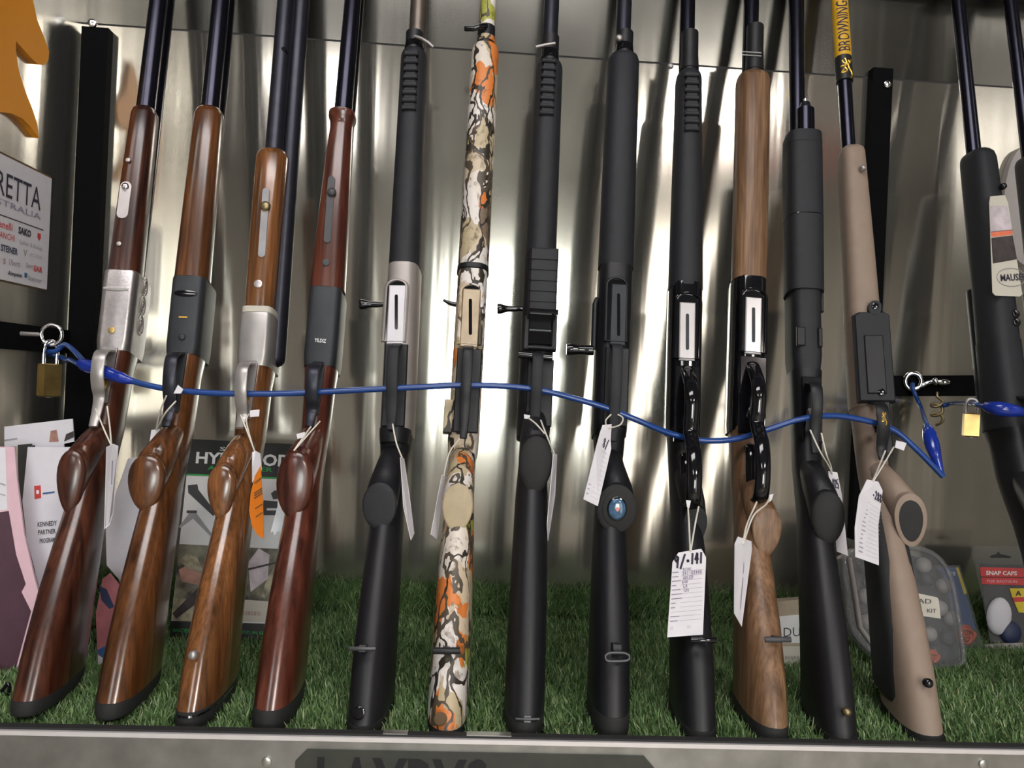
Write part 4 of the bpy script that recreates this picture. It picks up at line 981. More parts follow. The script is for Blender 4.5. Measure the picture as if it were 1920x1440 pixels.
# ================================================================== hang tags
def tag_card(label, pts, ds, strings, big=None, rows=0, mat='paper', rows_from=.25, extra=None, corners=None, cat='price tag', tabs=()):
    """pts: outline in image, ds: depth for each; corners: four indices (TL, TR, BR, BL) for the print"""
    P = [gp(x, y, d) for (x, y), d in zip(pts, ds)]
    e = thing('hang_tag', np.mean(P, 0), label, cat, 'paper tags tied to the guns')
    i = corners or (0, 1, 2, 3); q = Quad(*[P[k] for k in i])
    c = B().prism(P, -q.n*.0006).done('card', mat, None, False); adopt(e, c)
    for k, s in enumerate(strings):
        adopt(e, tube('string', catmull([gp(*p) for p in s], 6), .0009, 'string', None, 6))
    for tpts, td in tabs: 
        T = [gp(x, y, td) for x, y in tpts]; adopt(e, B().prism(T, N*.001).done('tab', 'paper', None, False))
    if big: adopt(e, q.lines('handwriting', 'ink', None, strokes(big[0], *big[1]), big[2]))
    if rows:
        segs = []; segs2 = []
        r2 = random.Random(len(label))
        for k in range(rows):
            v = rows_from+(.97-rows_from)*k/rows
            segs2.append([(.07, v), (.07+.08+.12*r2.random(), v)]); segs.append([(.36, v+.012), (.92, v+.012)])
        adopt(e, q.lines('ruled_lines', 'rule', None, segs, .00018)); adopt(e, q.lines('field_names', 'pen', None, segs2, .00045))
    if extra: extra(e, q)
    return e, q
def nine(e, q):
    for s, (u0, v0, u1, v1) in (('9/141', (.34, .205, .6, .24)), ('341-03448', (.33, .25, .9, .29)), ('ADLER', (.36, .305, .66, .34)), ('A110', (.34, .355, .5, .385)), ('LA', (.38, .40, .5, .435)), ('12G', (.38, .45, .55, .485))):
        s = s.replace('7', '1'); adopt(e, q.lines('handwriting', 'pen', None, strokes(s, u0, v0, u1, v1), .00028))
P9 = [(1272, 1036), (1315, 1029), (1324, 1045), (1318, 1190), (1251, 1195), (1261, 1054)]
def tag9():
    P = [gp(x, y, .132) for x, y in P9]; e = thing('hang_tag', np.mean(P, 0), 'large white tag reading 9/.141 hanging before a black stock', 'price tag', 'paper tags tied to the guns')
    q = Quad(gp(1259, 1036, .132), gp(1324, 1028, .132), gp(1318, 1190, .132), gp(1251, 1195, .132))
    adopt(e, B().prism(P, -q.n*.0006).done('card', 'paper', None, False))
    adopt(e, tube('string', catmull([gp(*p) for p in ((1290, 952, .092), (1292, 985, .112), (1294, 1034, .1325))], 6), .0009, 'string', None, 6), tube('string', catmull([gp(*p) for p in ((1310, 950, .092), (1303, 985, .112), (1295, 1034, .1325))], 6), .0009, 'string', None, 6))
    adopt(e, B().prism([gp(x, y, .093) for x, y in ((1286, 938), (1295, 939), (1292, 953), (1288, 951))], N*.001).done('tab', 'paper', None, False))
    adopt(e, q.lines('handwriting', 'ink', None, strokes('9/', .07, .05, .42, .19)+strokes('.141', .42, .045, .92, .165), .00105))
    segs, seg2 = [], []
    for k in range(12):
        v = .245+.052*k; seg2.append([(.06, v), (.06+(.16, .16, .24, .11, .24, .29, .29, .12, .11, 0, .24, .2)[k], v)]); segs.append([(.32 if k < 9 else (.06 if k == 9 else .3), v), (.93, v)])
    adopt(e, q.lines('ruled_lines', 'rule', None, segs, .00020), q.lines('field_names', 'pen', None, seg2, .00045))
    adopt(e, q.lines('check_boxes', 'rule', None, [[(.08+a, .885), (.14+a, .885), (.14+a, .91), (.08+a, .91), (.08+a, .885)] for a in (0, .48)], .0002))
    nine(e, q)
tag9()
tag_card('white tag marked 8/ with ruled lines beside the cranked handle shotgun', [(1130, 797), (1147, 795), (1145, 825), (1146, 842), (1121, 949), (1094, 936), (1118, 838), (1125, 812)], [.088, .082, .084, .086, .098, .104, .098, .092],
         [[(1137, 799, .0865), (1136, 788, .074), (1146, 777, .0715)], [(1140, 803, .086), (1162, 797, .074), (1168, 784, .0725), (1158, 777, .0715)]],
         big=('8/', (.38, .03, .86, .17), .0006), rows=11, corners=(7, 2, 4, 5), rows_from=.22)
tag_card('white tag reading 9/.288 tied to the tan rifle', [(1626, 899), (1647, 903), (1655, 920), (1647, 985), (1648, 1060), (1604, 1044), (1603, 990), (1611, 930)], [.112, .106, .104, .106, .108, .122, .122, .120],
         [[(1636, 903, .109), (1650, 870, .085), (1660, 845, .072)], [(1637, 903, .109), (1660, 865, .09), (1676, 838, .07)]],
         rows=13, corners=(0, 2, 4, 5), rows_from=.27, extra=lambda e, q: adopt(e, q.lines('handwriting', 'pen', None, strokes('9/', .02, .06, .36, .18), .0004), q.lines('handwriting', 'ink', None, strokes('.288', .38, .07, .95, .18), .0006)),
         tabs=[([(1680, 826), (1699, 831), (1694, 845), (1677, 839)], .074)])
tag_card('white tag reading .025 half hidden behind a black grip cap', [(1553, 883), (1570, 886), (1578, 925), (1590, 1042), (1569, 1034), (1559, 940)], [.045]*6,
         [[(1519, 806, .068), (1537, 845, .074), (1553, 872, .058), (1560, 889, .0462)], [(1540, 812, .068), (1549, 850, .072), (1558, 874, .056), (1560, 889, .0462)]], corners=(0, 1, 3, 4),
         extra=lambda e, q: adopt(e, q.lines('handwriting', 'ink', None, strokes('.025', .08, .09, .95, .2), .0005)))
tag_card('white tag seen from its blank back beside the pale wooden stock', [(1384, 1006), (1409, 1015), (1410, 1030), (1391, 1175), (1377, 1150), (1378, 1020)], [.120, .105, .104, .112, .125, .126],
         [[(1393, 1020, .1165), (1400, 985, .112), (1419, 941, .096)], [(1394, 1020, .1165), (1412, 968, .112), (1436, 946, .102), (1444, 930, .096)]], corners=(0, 1, 3, 4),
         extra=lambda e, q: adopt(e, q.lines('printed_line', 'pen', None, [[(.55, .30), (.58, .42)], [(.58, .48), (.62, .85)]], .0005)), tabs=[([(1442, 928), (1450, 926), (1446, 938), (1441, 942)], .097)])
tag_card('narrow white tag turned edge-on beside the red-brown shotgun', [(200, 838), (212, 832), (222, 836), (213, 960), (205, 985), (196, 992)], [.075, .066, .060, .060, .070, .075],
         [[(179, 766, .068), (195, 805, .068), (209, 836, .067)], [(201, 762, .064), (206, 800, .066), (209, 836, .067)]], corners=(0, 2, 3, 5),
         extra=lambda e, q: adopt(e, q.lines('handwriting', 'pen', None, [[(.5, .2), (.55, .7)]], .0006)))
tag_card('small white tag behind the walnut stock with a white tab', [(284, 806), (300, 804), (293, 868), (273, 884)], [.026, .020, .020, .026],
         [[(312, 742, .066), (300, 772, .050), (293, 806, .025)], [(330, 752, .0705), (309, 776, .064), (294, 806, .025)]], tabs=[([(334, 722), (344, 730), (340, 738), (326, 738)], .0705)])
tag_card('white tag with an orange pointed sticker beside the honey-brown shotgun', [(473, 848), (479, 845), (488, 850), (491, 880), (473, 905), (473, 880)], [.054, .053, .048, .047, .056, .057],
         [[(451, 778, .055), (462, 805, .06), (479, 850, .05)], [(468, 775, .05), (462, 790, .056), (472, 830, .056), (479, 850, .05)]], corners=(0, 2, 3, 4),
         extra=lambda e, q: None, tabs=[([(469, 770), (487, 768), (486, 781), (469, 782)], .060)])
ep = [(489, 873), (478, 892), (470, 925), (467, 958), (472, 985), (482, 1002), (495, 1011), (493, 940)]
Pq = [gp(x, y, .060-(x-467)*.0004) for x, y in ep]; e = thing('orange_tag', np.mean(Pq, 0), 'orange pointed tag with black printing hung over the white tag', 'price tag', 'paper tags tied to the guns')
qq = Quad(gp(468, 880, .0602), gp(492, 880, .0502), gp(494, 1000, .0502), gp(470, 1000, .0602))
adopt(e, B().prism(Pq, N*-.0006).done('card', 'orange_tag', None, False), qq.lines('printing', 'dark_edge', None, [[(.35, .22), (.85, .14)], [(.3, .38), (.9, .30)], [(.3, .42), (.9, .34)], [(.3, .46), (.9, .38)], [(.35, .62), (.9, .55)], [(.4, .75), (.9, .68)]], .0006, h=.001))
e, _ = tag_card('silver ribbon-end tag behind the cherry stock and grip', [(524, 935), (535, 930), (530, 1000), (522, 995), (514, 1004), (512, 996), (507, 999)], [.05]*7,
         [[(600, 790, .068), (575, 818, .086), (551, 845, .094)], [(583, 800, .068), (565, 825, .086), (551, 845, .094)]], mat='silver_tag', tabs=[([(556, 814), (572, 810), (572, 820), (558, 823)], .072)])
tag_card('white tag seen edge-on beside the grey-pink receiver shotgun', [(751, 857), (758, 860), (768, 930), (777, 1000), (771, 1013), (757, 950)], [.082, .066, .064, .062, .076, .084], [[(736, 795, .066), (743, 830, .074), (754, 859, .0735)]])
tag_card('white tag seen edge-on behind the camouflage grip', [(829, 890), (835, 892), (824, 960), (820, 1012), (808, 1002), (816, 960)], [.062, .052, .045, .045, .058, .060], [[(862, 822, .058), (842, 850, .060), (832, 892, .058)]])
tag_card('white tag seen edge-on beside the box magazine shotgun', [(1038, 850), (1045, 852), (1041, 930), (1028, 1014), (1026, 985), (1032, 920)], [.086, .068, .068, .080, .098, .098], [[(991, 784, .072), (1005, 795, .084), (1021, 813, .092)], [(1014, 788, .070), (1023, 812, .092), (1040, 853, .079)]], tabs=[([(982, 777), (994, 779), (992, 786), (983, 785)], .064)])

# ================================================================== security cables
main = [(205, 700), (250, 715), (300, 727), (345, 733), (400, 737), (460, 738.5), (530, 738), (600, 735), (700, 730), (800, 725), (870, 722), (960, 725), (1020, 733), (1080, 748), (1140, 766), (1200, 790), (1260, 814), (1320, 826), (1380, 823), (1440, 805), (1500, 786), (1560, 779.5), (1620, 788), (1675, 806), (1718, 842), (1768, 893)]
dm_ = [.054]*len(main); dm_[0] = .05; dm_[-1] = .05
for i_ in (16, 17, 18, 19): dm_[i_] = .0478
CP = [gp(x, y, d) for (x, y), d in zip(main, dm_)]
e = thing('security_cable', CP[0], 'long blue plastic-coated cable threaded through the trigger guards', 'cable', 'security cables')
adopt(e, tube('cable', catmull(CP, 8), .0034, 'blue_cable', None, 12))
SH = at_y(95, 655, .29); AX = np.array((.87, -.5, 0)); BKW = np.array((.5, .87, 0)); ZV = np.array((0, 0, 1.0))   # padlock shackle: its middle, the way through it, the way behind it
tail = gp(160, 681, .040)
loopL = [tail, SH+AX*.030+ZV*.006, SH+AX*.010-ZV*.002, SH-AX*.006-ZV*.003, SH-AX*.013+BKW*.005-ZV*.005, SH-AX*.010+BKW*.0135-ZV*.007, SH+AX*.001+BKW*.0155-ZV*.010, SH+AX*.016+BKW*.011-ZV*.013, SH+AX*.034+BKW*.003-ZV*.012, gp(160, 690, .040)]
adopt(e, tube('end_loop', catmull(loopL, 6), .0030, 'blue_cable', None, 10))
adopt(e, tube('crimp_wrap', catmull([gp(*p) for p in ((150, 681, .037), (165, 687, .043), (190, 695, .052), (215, 704, .053), (235, 711, .054), (250, 715, .054))], 5), [.0045]*2+[.0065]*2+[.0075]*3+[.0066]*4+[.0070]*4+[.0066]*4+[.0060, .0055, .005, .0045, .004, .0038, .0036][:7], 'blue_wrap', None, 12))
# right-hand end of the same cable, back up to the snap hook
adopt(e, tube('end_loop', catmull([gp(*p) for p in ((1768, 893, .05), (1754, 855, .048), (1744, 820, .038), (1735, 790, .018))]+[on_rail(1727, 765, .030), on_rail(1716, 740, .0150), on_rail(1712, 730, .0122), on_rail(1711, 719, .0070)], 6), .0030, 'blue_cable', None, 10))
wr = catmull([gp(*p) for p in ((1738, 800, .026), (1742, 814, .035), (1747, 832, .042), (1754, 855, .048), (1764, 884, .05))], 6)
adopt(e, tube('crimp_wrap', wr, [.0035+.0052*math.sin(math.pi*min(1, (i+2)/(len(wr)))) for i in range(len(wr))], 'blue_wrap', None, 12))
c2 = [on_rail(1767, 761, .011), on_rail(1786, 757, .022)]+[gp(*p) for p in ((1822, 757.5, .004), (1846, 762, .040), (1878, 767, .0545), (1920, 773, .0545), (1960, 782, .054), (2000, 790, .054))]
e = thing('security_cable', c2[0], 'second blue cable running off past the stickered rifle', 'cable', 'security cables')
adopt(e, tube('cable', catmull(c2, 6), .0032, 'blue_cable', None, 10)); w2 = catmull(c2[3:6], 6)
adopt(e, tube('crimp_wrap', w2, [.0036+.0052*math.sin(math.pi*(i+1)/(len(w2)+1)) for i in range(len(w2))], 'blue_wrap', None, 12))

# padlocks and hooks
def padlock(c, rz, tilt, w, dp, h, label, mat, sh_h=.028, chrome='chrome', k_=1.0):
    e = thing('padlock', c, label, 'padlock', 'padlocks'); e.rotation_euler = (0, tilt, rz)
    bb = B(); i = .0015
    bb.rings([[(-w/2+k, -dp/2+k, z), (w/2-k, -dp/2+k, z), (w/2-k, dp/2-k, z), (-w/2+k, dp/2-k, z)] for z, k in ((0, i), (i, 0), (h-i, 0), (h, i))]); bb.done('body', mat, e, False)
    P = [(-w*.3, 0, h-.004), (-w*.3, 0, h+sh_h*.6), (-w*.2, 0, h+sh_h*.92), (0, 0, h+sh_h), (w*.2, 0, h+sh_h*.92), (w*.3, 0, h+sh_h*.6), (w*.3, 0, h-.004)]
    tube('shackle', catmull([(x*k_, y, z) for x, y, z in P], 5), .0022, chrome, e, 10)
    bb = B(); disc(bb, (0, 0, 0), (0, 0, -1), (0, 1, 0), .004, .004, .0008, 14); bb.done('keyhole_plate', 'nickel', e)
    return e
padlock(SH-ZV*.0585, math.radians(60), 0, .022, .014, .041, 'brass padlock hanging from the blue cable loop by the corner', 'brass', .0278, k_=1.25)
pk = catmull(c2, 6)[12]     # where the second cable carries the small padlock
padlock(pk-ZV*.0412, math.atan2(*(catmull(c2, 6)[13]-catmull(c2, 6)[11])[[1, 0]])+math.pi/2, math.radians(0), .017, .012, .030, 'small brass padlock hanging from the cable under the right-hand rail', 'brass', .0175, 'nickel', k_=1.25)
# eye bolt on the left rail: the padlock's shackle hangs in it
ec = SH+ZV*(.0125+.0052)
e = thing('eye_bolt', ec, 'bright steel eye bolt on the left rail', 'eye bolt')
adopt(e, tube('eye', [ec+np.array((.0125*math.cos(q), 0, .0125*math.sin(q))) for q in np.linspace(0, 2*math.pi, 24, endpoint=False)], .0024, 'chrome', None, 8, closed=True), tube('shank', [ec+np.array((-.0125, 0, 0)), ec*.5+np.array((LEFT_X+.004, ec[1], ec[2]))*.5+np.array((-.006, 0, 0)), np.array((LEFT_X+.004, ec[1], ec[2]))], .0028, 'nickel', None, 8))
# snap hook on the right rail
class RailPlane:
    P = staticmethod(lambda px, py, h=0.0: on_rail(px, py, .0045+h))
rp = RailPlane
e = thing('snap_hook', rp.P(1715, 716), 'chrome snap hook with a round eye on the right rail', 'snap hook')
adopt(e, tube('eye', [rp.P(1712+15*math.cos(q), 715+15*math.sin(q)) for q in np.linspace(0, 2*math.pi, 24, endpoint=False)], .0036, 'chrome', None, 10, closed=True))
adopt(e, tube('hook', catmull([rp.P(x, y) for x, y in ((1724, 724), (1730, 722), (1738, 718), (1750, 715))], 5), [.0036]*4+[.004]*4+[.0036]*4+[.0034]*4, 'chrome', None, 10))
adopt(e, tube('swivel', [rp.P(x, y, .001) for x, y in ((1746, 715), (1750, 715), (1756, 716), (1758, 716), (1766, 717), (1772, 717), (1780, 717))], [.002, .0055, .0057, .0035, .005, .0046, .003], 'chrome', None, 12))
cc_ = [on_rail(1757, 736, .001), on_rail(1757, 744, .006)]+[on_rail(1757+11*math.cos(q*.9), 752+q*2.4+6*math.sin(q*.9), .007+.003*math.sin(q)) for q in np.linspace(0, 16, 54)]
o = tube('brass_chain', cc_, .0021, 'brass_dull', None, 7); tag(o, 'dull brass chain coiled under the right-hand rail', 'chain')

# ================================================================== signs on the left wall
LP = LEFT_X+.0026
ytr = (at_x(97, 335, LP)[1]+at_x(88, 543, LP)[1])/2; zt_, zb_ = at_x(97, 335, LP)[2], at_x(88, 543, LP)[2]
q = Quad((LP, ytr-.24, zt_), (LP, ytr, zt_), (LP, ytr, zb_), (LP, ytr-.24, zb_))
e = thing('brand_card', (LP, ytr-.12, zb_), 'white card of rifle brand names headed BERETTA AUSTRALIA on the side wall', 'sign')
adopt(e, q.slab('card', 'white_card', None, .0022), q.slab('backing', 'dark_edge', None, .001, [(-.005, -.02), (1.005, -.02), (1.005, 1.012), (-.005, 1.012)], hh=-.0012))
def wu(px, py): p = at_x(px, py, LP); return (p[1]-(ytr-.24))/.24, (zt_-p[2])/(zt_-zb_)
def wall_word(txt, vis, pts, mat, name='lettering', bold=.0):
    """txt whose last 'vis' letters fill the image box pts=(x0, ytop, ybot at x0, x1)"""
    x0, y0, y1, x1 = pts; u0, v0 = wu(x0, y0); _, v1 = wu(x0, y1); u1, _ = wu(x1, y0)
    pitch = (u1-u0)/vis; adopt(e, q.text(name, mat, None, txt, u1-pitch*len(txt), v0, u1, v1, bold=bold))
wall_word('BERETTA', 4, (13, 325, 370, 78), 'ink'); wall_word('AUSTRALIA', 6, (0, 372, 384, 77), 'pen')
for a in ((0, 403, 404.5, 81),):
    u0, v0 = wu(-40, 403); u0b, v1 = wu(0, 401.5); u1, _ = wu(81, 430); adopt(e, q.rect('rule', 'ink', None, .08, v1, u1, v1+.008))
for txt, vis, pts, mt_, bd in (('Benelli', 5, (0, 412, 426, 23), 'red_print', .01), ('SAKO', 4, (34, 424, 438, 58), 'ink', .04), ('FRANCHI', 5, (0, 433, 445, 27), 'red_print', 0), ('Sellier & Bellot', 16, (36, 449, 457, 79), 'grey_print', 0), ('STEINER', 7, (1, 457, 470, 33), 'navy', .03),
                       ('V', 1, (43, 467, 480, 50), 'grey_print', .02), ('VICTRIX', 7, (54, 473, 480, 78), 'rule', 0), ('S', 1, (5, 484, 494, 10), 'rose_print', 0), ('Uberti', 6, (16, 485, 496, 37), 'pen', 0), ('Sport', 5, (48, 492, 503, 62), 'grey_print', .02), ('EAR', 3, (63, 497, 508, 79), 'red_print', .03), ('Aimpoint', 8, (14, 507, 517, 41), 'ink', .03), ('Steiner', 7, (52, 516, 525, 78), 'grey_print', .01)):
    wall_word(txt, vis, pts, mt_, bold=bd)
u, v = wu(73, 444); adopt(e, q.patch('shield', 'red_print', None, [(u-.016, v-.03), (u+.016, v-.03), (u+.016, v+.01), (u, v+.035), (u-.016, v+.01)]))
u, v = wu(48, 516); adopt(e, q.patch('blue_mark', 'blue_print', None, [(u-.012, v-.02), (u+.012, v-.02), (u+.012, v+.02), (u-.012, v+.02)]))
DX = LEFT_X+.008
ol = [(-60, -70), (55, -70), (62, 0), (70, 38), (84, 72), (92, 96), (91, 112), (84, 122), (72, 121), (58, 108), (42, 90), (30, 77), (30, 95), (36, 135), (48, 172), (60, 202), (70, 232), (73, 259), (58, 238), (42, 222), (20, 212), (-60, 205)]
bb = B(); bb.prism([at_x(x, y, DX) for x, y in ol], (-.008, 0, 0)); o = bb.done('animal_cutout', 'orange_board', None, False)
tag(o, 'orange cut-out board with pointed legs high on the side wall', 'sign')
# ================================================================== printed matter at the left
def leaf(name, label, cat, px, py, deg, outline, mat, t=.002, patches=(), group=None):
    pl = lean_plane(px, py, deg); e = thing(name, pl.P(px, py), label, cat, group)
    adopt(e, pl.poly('sheet', mat, outline, 0, t))
    for i, (nm, m_, pts) in enumerate(patches): adopt(e, pl.poly(nm, m_, pts, .0004+.0002*i, .0003))
    return e, pl
leaf('brochure', 'plum brochure with a pale pink border by the corner', 'brochure', 30, 1262, 10, [(-50, 836), (27, 838), (32, 900), (45, 1000), (66, 1090), (78, 1130), (62, 1150), (30, 1263), (-50, 1259)], 'pink_print', .003,
     [('white_top', 'white_card', [(-50, 838), (10, 840), (14, 955), (-50, 966)]), ('plum_panel', 'plum', [(-50, 968), (16, 958), (30, 1040), (48, 1095), (40, 1110), (58, 1146), (27, 1262), (-50, 1258)]), ('text_bar', 'grey_print', [(0, 905), (10, 908), (10, 911), (0, 908)]), ('text_bar', 'grey_print', [(0, 925), (10, 928), (10, 930), (0, 927)])], 'printed leaflets at the back')
e, pl = leaf('brochure', 'white brochure with a small red emblem and three lines of bold text', 'brochure', 100, 1232, 8, [(52, 838), (150, 838), (165, 1100), (150, 1232), (97, 1232), (72, 1095), (50, 1010), (42, 940)], 'white_card', .003,
     [('emblem', 'red_print', [(64, 911), (76, 910), (77, 934), (65, 936)]), ('emblem_eye', 'white_print', [(68, 919), (73, 919), (73, 926), (68, 926)]), ('blue_word', 'blue_print', [(80, 924), (102, 921), (102, 924), (80, 927)])], 'printed leaflets at the back')
for i, (tx, x0, y0, x1) in enumerate((('KENNEDY', 71, 979, 107), ('PARTNER', 72, 994, 105), ('PROGRAM', 75, 1010, 103))): adopt(e, pl.quad((x0, y0), (x1, y0-3), (x1, y0+6), (x0, y0+9)).text('lettering', 'dark_print', None, tx, 0, 0, 1, 1, bold=.02))
leaf('brochure', 'dark folder standing behind the white brochure with the red emblem', 'brochure', 60, 1215, 6, [(33, 834), (58, 832), (62, 1215), (42, 1215)], 'box_black', .003, (), 'printed leaflets at the back')
HY = .270; hp = Plane((0, HY, 0), (0, -1, .0))
def foot_row(px, y, z=-.008):
    """image row where the vertical plane y meets height z in column px"""
    lo, hi = 900.0, 1400.0
    for _ in range(40):
        md = (lo+hi)/2
        if at_y(px, md, y)[2] > z: lo = md
        else: hi = md
    return lo
e = thing('header_card', hp.P(90, foot_row(90, HY)), 'pale header card with small pictures above the brochures', 'card')
adopt(e, hp.poly('sheet', 'white_card', [(8, 800), (136, 785), (139, 828), (120, 832), (120, foot_row(120, HY)), (66, foot_row(66, HY)), (66, 835), (8, 838)], 0, .0015), hp.poly('picture', 'photo_skin', [(95, 808), (106, 806), (110, 828), (92, 829)], .0006), hp.poly('picture', 'photo_dark', [(124, 814), (138, 808), (138, 820), (120, 828)], .0006), hp.poly('printing', 'grey_print', [(8, 824), (32, 821), (32, 824), (8, 827)], .0006))
leaf('brochure', 'white leaflet with a curved edge between the two left shotguns', 'brochure', 225, 1228, 9, [(198, 985), (215, 930), (240, 860), (300, 850), (300, 1225), (245, 1225), (236, 1110), (222, 1085), (200, 1060)], 'white_card', .002, (), 'printed leaflets at the back')
leaf('brochure', 'rose map leaflet with blue patches between the two left shotguns', 'brochure', 205, 1246, 7, [(192, 1085), (206, 1075), (240, 1118), (240, 1200), (212, 1246), (183, 1246), (180, 1150)], 'rose_print', .002,
     [('blue_patch', 'navy', [(186, 1098), (200, 1105), (214, 1138), (205, 1142), (190, 1125)]), ('blue_badge', 'blue_print', [(181, 1220), (208, 1205), (206, 1232), (194, 1240)]), ('white_corner', 'white_card', [(184, 1228), (200, 1238), (198, 1245), (184, 1245)])], 'printed leaflets at the back')
leaf('booklet', 'maroon booklet with a tan border behind the walnut stock', 'booklet', 262, 1215, 9, [(234, 880), (300, 880), (300, 1215), (252, 1215), (222, 1066), (226, 1000)], 'kraft', .004,
     [('cover', 'maroon', [(238, 890), (298, 890), (298, 1045), (226, 1042), (230, 1000)]), ('cover_mark', 'kraft', [(244, 945), (254, 935), (258, 950), (254, 972), (246, 965)])])
# ------------------------------------------------------------------ bipod box
bp = lean_plane(420, 1203, 14)
e = thing('bipod_box', bp.P(420, 1203), 'black and white boxed bipod lettered HYPER POD', 'box')
adopt(e, bp.poly('carton', 'white_print', [(357, 823), (556, 833), (520, 1208), (318, 1194)], 0, .03),
      bp.poly('header', 'box_black', [(357, 823), (556, 833), (549, 897), (350, 889)], .0004), bp.poly('green_line', 'green_print', [(350, 888), (549, 896), (548.6, 899), (349.8, 891)], .0006),
      bp.poly('photo', 'photo_brush', [(336, 1020), (538, 1030), (527, 1130), (326, 1122)], .0004), bp.poly('photo', 'photo_straw', [(326, 1122), (400, 1125), (396, 1168), (322, 1163)], .0004),
      bp.poly('white_panel', 'cream', [(452, 1124), (527, 1129), (522, 1168), (449, 1165)], .0006), bp.poly('footer', 'box_black', [(321, 1164), (523, 1170), (520, 1208), (318, 1194)], .0004),
      bp.poly('hunter_face', 'photo_skin', [(335, 1068), (350, 1060), (382, 1080), (382, 1100), (340, 1090)], .0008), bp.poly('hunter_hat', 'photo_straw', [(338, 1050), (350, 1038), (370, 1045), (380, 1070), (350, 1066)], .0010),
      bp.poly('rifle_print', 'photo_dark', [(323, 1150), (375, 1098), (384, 1105), (370, 1130), (330, 1160)], .0012), bp.poly('hunter_coat', 'photo_snow', [(465, 1055), (485, 1028), (505, 1040), (502, 1085), (470, 1110)], .0010),
      bp.poly('trousers', 'photo_straw', [(500, 1085), (516, 1060), (514, 1100), (496, 1122), (490, 1118)], .0008), bp.poly('barrel_print', 'photo_dark', [(463, 1066), (524, 1052), (524, 1055), (463, 1070)], .0014),
      bp.poly('bipod_print', 'dark_print', [(352, 910), (370, 908), (372, 918), (404, 960), (400, 968), (353, 924)], .0006), bp.poly('bipod_print', 'grey_print', [(335, 988), (355, 962), (368, 962), (398, 1002), (395, 1006), (362, 972), (338, 990)], .0006),
      bp.poly('bipod_print', 'dark_print', [(350, 957), (369, 957), (369, 962), (350, 962)], .0008), bp.poly('knob_print', 'dark_print', [(508, 925), (516, 919), (524, 923), (522, 935), (512, 936)], .0006), bp.poly('leg_print', 'dark_print', [(494, 938), (520, 940), (520, 966), (492, 966)], .0006), bp.poly('leg_stripe', 'white_print', [(500, 953), (520, 953), (520, 957), (500, 957)], .0008),
      bp.quad((369, 847), (546, 853), (544, 876), (367, 869)).text('lettering', 'white_print', None, 'HYPER POD', 0, 0, 1, 1, bold=.03), bp.quad((538, 851), (546, 852), (546, 856), (538, 855)).text('lettering', 'white_print', None, 'TM', 0, 0, 1, 1),
      bp.quad((413, 838), (436, 839), (435, 846), (412, 845)).text('lettering', 'white_print', None, 'Sn', 0, 0, 1, 1),
      bp.quad((390, 873), (512, 877), (511, 885), (389, 881)).text('lettering', 'green_print', None, 'ALL         TER', 0, 0, 1, 1, bold=.02),
      bp.quad((324, 1178), (356, 1179), (355, 1186), (323, 1185)).text('lettering', 'green_print', None, 'ANCES', 0, 0, 1, 1, bold=.02), bp.quad((455, 1182), (496, 1184), (495, 1190), (454, 1188)).text('lettering', 'green_print', None, 'OD IN SE', 0, 0, 1, 1, bold=.02),
      bp.quad((455, 1146), (488, 1147), (488, 1154), (455, 1153)).lines('barcode', 'rose_print', None, [[(k/12, 0), (k/12, 1)] for k in range(13)], .0004))
# ================================================================== goods at the right
bp = lean_plane(1510, 1250, 8)
e = thing('carton', bp.P(1510, 1250), 'white and tan carton lettered DU between pale wooden and black stocks', 'box')
adopt(e, bp.poly('carton_body', 'kraft', [(1456, 1128), (1578, 1118), (1584, 1250), (1462, 1250)], 0, .025), bp.poly('white_face', 'white_print', [(1456, 1156), (1578, 1146), (1582, 1205), (1460, 1206)], .0004), bp.poly('lower_face', 'cream', [(1460, 1212), (1582, 1211), (1583, 1244), (1462, 1246)], .0004),
      bp.quad((1469, 1177), (1500, 1176), (1500, 1193), (1469, 1194)).text('lettering', 'dark_print', None, 'DU', 0, 0, 1, 1), bp.quad((1472, 1230), (1500, 1230), (1500, 1236), (1472, 1236)).lines('barcode', 'dark_print', None, [[(k/10, 0), (k/10, 1)] for k in range(11)], .0003))
# clear plastic case full of small domed pieces
bp = lean_plane(1700, 1252, 12)
out = [(1583, 1048), (1612, 1030), (1700, 1026), (1745, 1036), (1772, 1062), (1788, 1105), (1806, 1222), (1800, 1246), (1770, 1250), (1660, 1246), (1640, 1226), (1598, 1180), (1588, 1110)]
e = thing('clear_case', bp.P(1700, 1250), 'clear plastic case of small parts with a white label reading KIT', 'case')
adopt(e, bp.poly('shell', 'clear_plastic', out, .0, .03), tube('rim', catmull([bp.P(x, y, .001) for x, y in out], 3, True), .0034, 'clear_plastic', None, 8, closed=True), bp.poly('back_tray', 'dark_print', [(x*.9+169, y*.88+137) for x, y in out], -.026, .002))
adopt(e, tube('hinge_side', [bp.P(1592, 1046, .002), bp.P(1604, 1120, .002), bp.P(1612, 1176, .002), bp.P(1640, 1215, .002)], .0045, 'grey_plastic', None, 8, flat=(1, .6)))
for i, (x, y) in enumerate(((1620, 1065), (1622, 1118), (1626, 1165), (1735, 1085), (1768, 1098), (1740, 1188), (1776, 1196), (1760, 1140), (1782, 1160), (1750, 1222), (1632, 1090), (1730, 1060))):
    bb = B(); disc(bb, bp.P(x, y, -.022), bp.n, (0, 0, 1), .010, .010, .004, 14, .007); adopt(e, bb.done('domed_part', 'grey_plastic' if i % 3 else 'dark_print', None))
